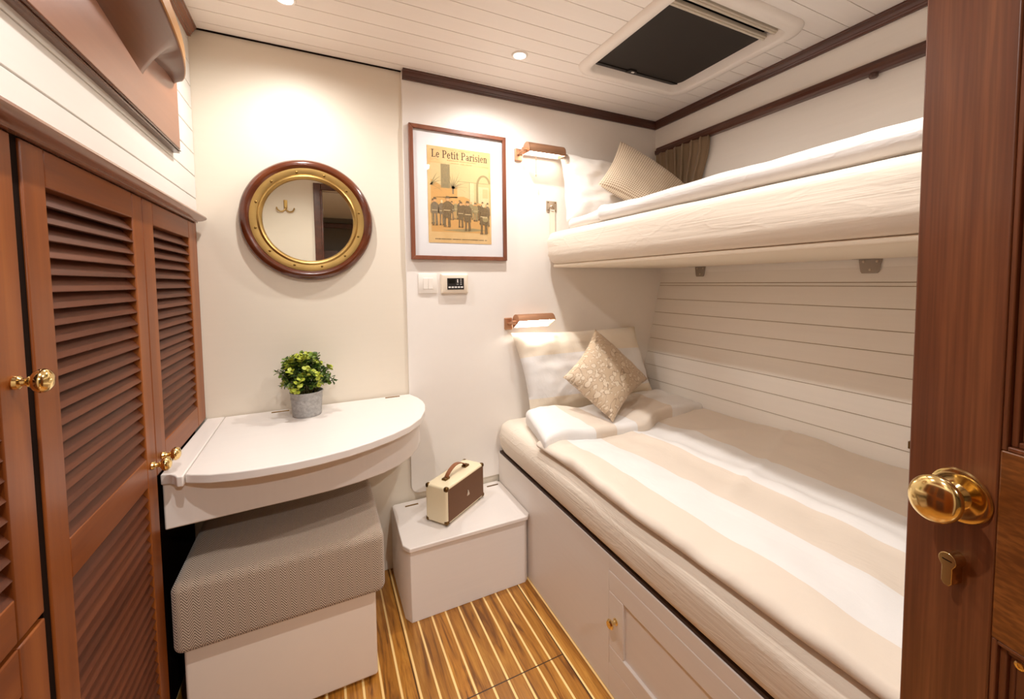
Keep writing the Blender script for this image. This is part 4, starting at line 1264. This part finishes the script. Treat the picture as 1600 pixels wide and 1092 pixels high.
# ------------------------------------------------------------------ downlights
LIGHTS = [((-.062, 1.466), 'recessed ceiling downlight at the top edge, above the desk'), ((.693, 1.446), 'recessed ceiling downlight shining over the back wall between mirror and bunk'),
          ((-.062, .44), 'recessed ceiling downlight above the wardrobe side, near the door'), ((.715, .435), 'recessed ceiling downlight near the door, reflected in the print glass'),
          ((.40, -1.02), 'recessed ceiling downlight in the passage outside the open door')]
for ((x, y), lab), watt in zip(LIGHTS, (19, 26, 30, 24, 125)):
    zl = 2.02 if y > -.3 else 2.03; dz = zl - 2.02
    t = thing('downlight', (x, y, zl), lab, 'ceiling light', 'ceiling downlights')
    mb = MB(); mb.ring([(.020, 2.0205), (.030, 2.0205), (.030, 2.0185), (.027, 2.0155), (.022, 2.0155), (.020, 2.018)], Matrix.Translation((x, y, dz)), 32); mb.build('rim', m_plastic, t)
    mb = MB(); mb.lathe([(0, 2.0115), (.010, 2.0125), (.017, 2.0155), (.0205, 2.0195)], Matrix.Translation((x, y, dz)), 24); mb.build('lens', m_lens, t)
    li = bpy.data.lights.new('lamp', 'SPOT'); li.energy = watt; li.color = (1, .962, .922); li.spot_size = R(168); li.spot_blend = 1.0; li.shadow_soft_size = .016
    lo = bpy.data.objects.new('lamp', li); COL.objects.link(lo); lo.location = (x, y, zl - .016); setpar(lo, t)

# ------------------------------------------------------------------ the open door
s148 = R(14.8)
u = Vector((math.sin(s148), math.cos(s148), 0)); nn = Vector((-u.y, u.x, 0))     # nn points to the camera side
MD = frame_mat((.655, .249, 0), u, nn, (0, 0, 1))     # local x: towards leading edge (<=0), y: towards viewer, z up
W = .46; TH = .038
mb = MB()
SW = .0862
mb.box(-SW, 0, -TH, 0, .008, 1.985, 0, MD); mb.box(-W, -W + SW, -TH, 0, .008, 1.985, 0, MD)
mb.box(-W + SW, -SW, -TH, -.0004, .795, 1.000, 1, MD); mb.box(-W + SW, -SW, -TH, -.0004, 1.90, 1.985, 1, MD); mb.box(-W + SW, -SW, -TH, -.0004, .008, .15, 1, MD)
dm = mb.build('door_1', [m_door, m_door_x], None, bevel=.0018); struct(dm, 'open mahogany door with brass knob at the right edge of the photo')
def door_panel(z0, z1, nm, screws):
    mb = MB(); x0, x1 = -W + SW, -SW
    mb.box(x0, x1, -TH + .006, -.016, z0, z1, 0, MD)
    # stepped moulding
    for w_, d_ in ((.020, -.002), (.013, -.0075), (.006, -.012)):
        pass
    for (d_, a, b) in ((-.0015, 0, .005), (-.006, .005, .011), (-.0105, .011, .016)):
        for (xa, xb, za, zb) in ((x0 + a, x0 + b, z0 + a, z1 - a), (x1 - b, x1 - a, z0 + a, z1 - a), (x0 + b, x1 - b, z0 + a, z0 + b), (x0 + b, x1 - b, z1 - b, z1 - a)):
            mb.box(xa, xb, -.020, d_, za, zb, 0, MD)
    if screws:
        mb.box(x0 + .016, x1 - .016, -.020, -.011, z0 + .016, z1 - .016, 0, MD)
    p = mb.build(nm, m_door, dm, bevel=.0012)
    if screws:
        for xx in (x0 + .03, x1 - .019):
            for zz in (z0 + .03, z1 - .018):
                m2 = MB(); m2.lathe([(.0045, 0), (.0045, .0012), (.0028, .0014), (.0024, .0004), (0, .0004)], MD @ Matrix.Translation((xx, -.011, zz)) @ Matrix.Rotation(R(-90), 4, 'X'), 16)
                m2.build('screw', m_brass, p)
door_panel(1.000, 1.90, 'upper_panel', False); door_panel(.15, .795, 'lower_panel', True)
Mk = MD @ Matrix.Translation((-.0545, 0, .935)) @ Matrix.Rotation(R(-90), 4, 'X')
k_ = MB(); k_.lathe([(0, 0), (.0285, 0), (.0300, .0015), (.0290, .004), (.0250, .0055), (.0225, .0050), (.0145, .0065), (.0130, .0095), (.0115, .012), (.0120, .014), (.0085, .016), (.0075, .024), (.0085, .026)], Mk, 48)
ro = k_.build('knob_rosette', m_brass, dm, angle=40)
k_ = MB(); prof = [(0, .0)] + [(math.sin(math.pi * a / 20), 1 - math.cos(math.pi * a / 20)) for a in range(1, 20)] + [(0, 2)]
Mo = Mk @ Matrix.Translation((0, 0, .025)) @ Matrix.Rotation(R(-40), 4, 'Z') @ Matrix.Diagonal((.0250, .0285, .0120, 1))
k_.lathe(prof, Mo, 48); k_.build('door_knob', m_brass, ro, angle=60)
# euro cylinder
cy = MB(); prof = []
rr, hw, ln = .0085, .0050, .0215
for a in range(0, 181, 15): prof.append((rr * math.cos(R(a)), rr * math.sin(R(a))))
pl = [(hw, -rr * .55)] ; 
prof = [(hw, -.004)] + [(rr * math.cos(R(a)), .004 + rr * math.sin(R(a))) for a in range(-25, 206, 15)] + [(-hw, -.004)] + [(-hw + .0, -ln), (-hw * .5, -ln - .0035), (hw * .5, -ln - .0035), (hw, -ln)]
Ml = MD @ Matrix.Translation((-.0545, 0, .857))
cy.prism(prof, -.002, .0155, 'y', 0, Ml)
cy.box(-.0048, .0048, .0150, .0158, .0034, .0048, 1, Ml @ Matrix.Translation((0, 0, .0)) )
cy.build('lock_cylinder', [m_brass, m_dark], dm, bevel=.0006)

# coat hook on the wall behind the camera (seen in the mirror)
t = thing('coat_hook', (-.205, YF, 1.77), 'brass double coat hook seen reflected in the round mirror', 'hook')
mb = MB(); mb.softbox(-.217, -.193, YF, YF + .006, 1.75, 1.815, .003, .1); mb.build('plate', m_oldbrass, t)
for s_ in (-1, 1):
    mb = MB(); pts = []
    for k in range(13):
        a = R(-20 + 200 * k / 12)
        pts.append((-.205 + s_ * (.030 - .028 * math.cos(a)), YF + .010 + .014 * k / 12, 1.756 - .030 * math.sin(a) * (1 if a < math.pi else 1)))
    mb.tube(pts, .0048, 10); mb.build('hook_arm', m_oldbrass, t)

# ------------------------------------------------------------------ world, camera
w = bpy.data.worlds.new('cabin_world'); scene.world = w; w.use_nodes = True
w.node_tree.nodes['Background'].inputs[0].default_value = (.02, .02, .025, 1)
w.node_tree.nodes['Background'].inputs[1].default_value = 1.0

cam = bpy.data.cameras.new('camera'); co = bpy.data.objects.new('camera', cam); COL.objects.link(co)
f, cx, cyp = 656.306, 827.596, 475.879
yaw, pitch, roll = .4644, .0538, -.0092
F = Vector((math.sin(yaw), math.cos(yaw), 0)); Rg = Vector((math.cos(yaw), -math.sin(yaw), 0)); U = Vector((0, 0, 1))
F2 = F * math.cos(pitch) - U * math.sin(pitch); U2 = U * math.cos(pitch) + F * math.sin(pitch)
R3 = Rg * math.cos(roll) + U2 * math.sin(roll); U3 = U2 * math.cos(roll) - Rg * math.sin(roll)
co.matrix_world = frame_mat((0, 0, 1.18), R3, U3, -F2)
cam.sensor_width = 36; cam.sensor_fit = 'HORIZONTAL'; cam.lens = f / 1600 * 36
cam.shift_x = -(cx - 800) / 1600; cam.shift_y = -(546 - cyp) / 1600
cam.clip_start = .02
scene.camera = co
vs = scene.view_settings; vs.view_transform = 'Standard'; vs.look = 'None'; vs.gamma = 1; vs.use_curve_mapping = False
vs.exposure = 0.16
scene.cycles.max_bounces = 12; scene.cycles.diffuse_bounces = 8
scene.cycles.sample_clamp_indirect = 8
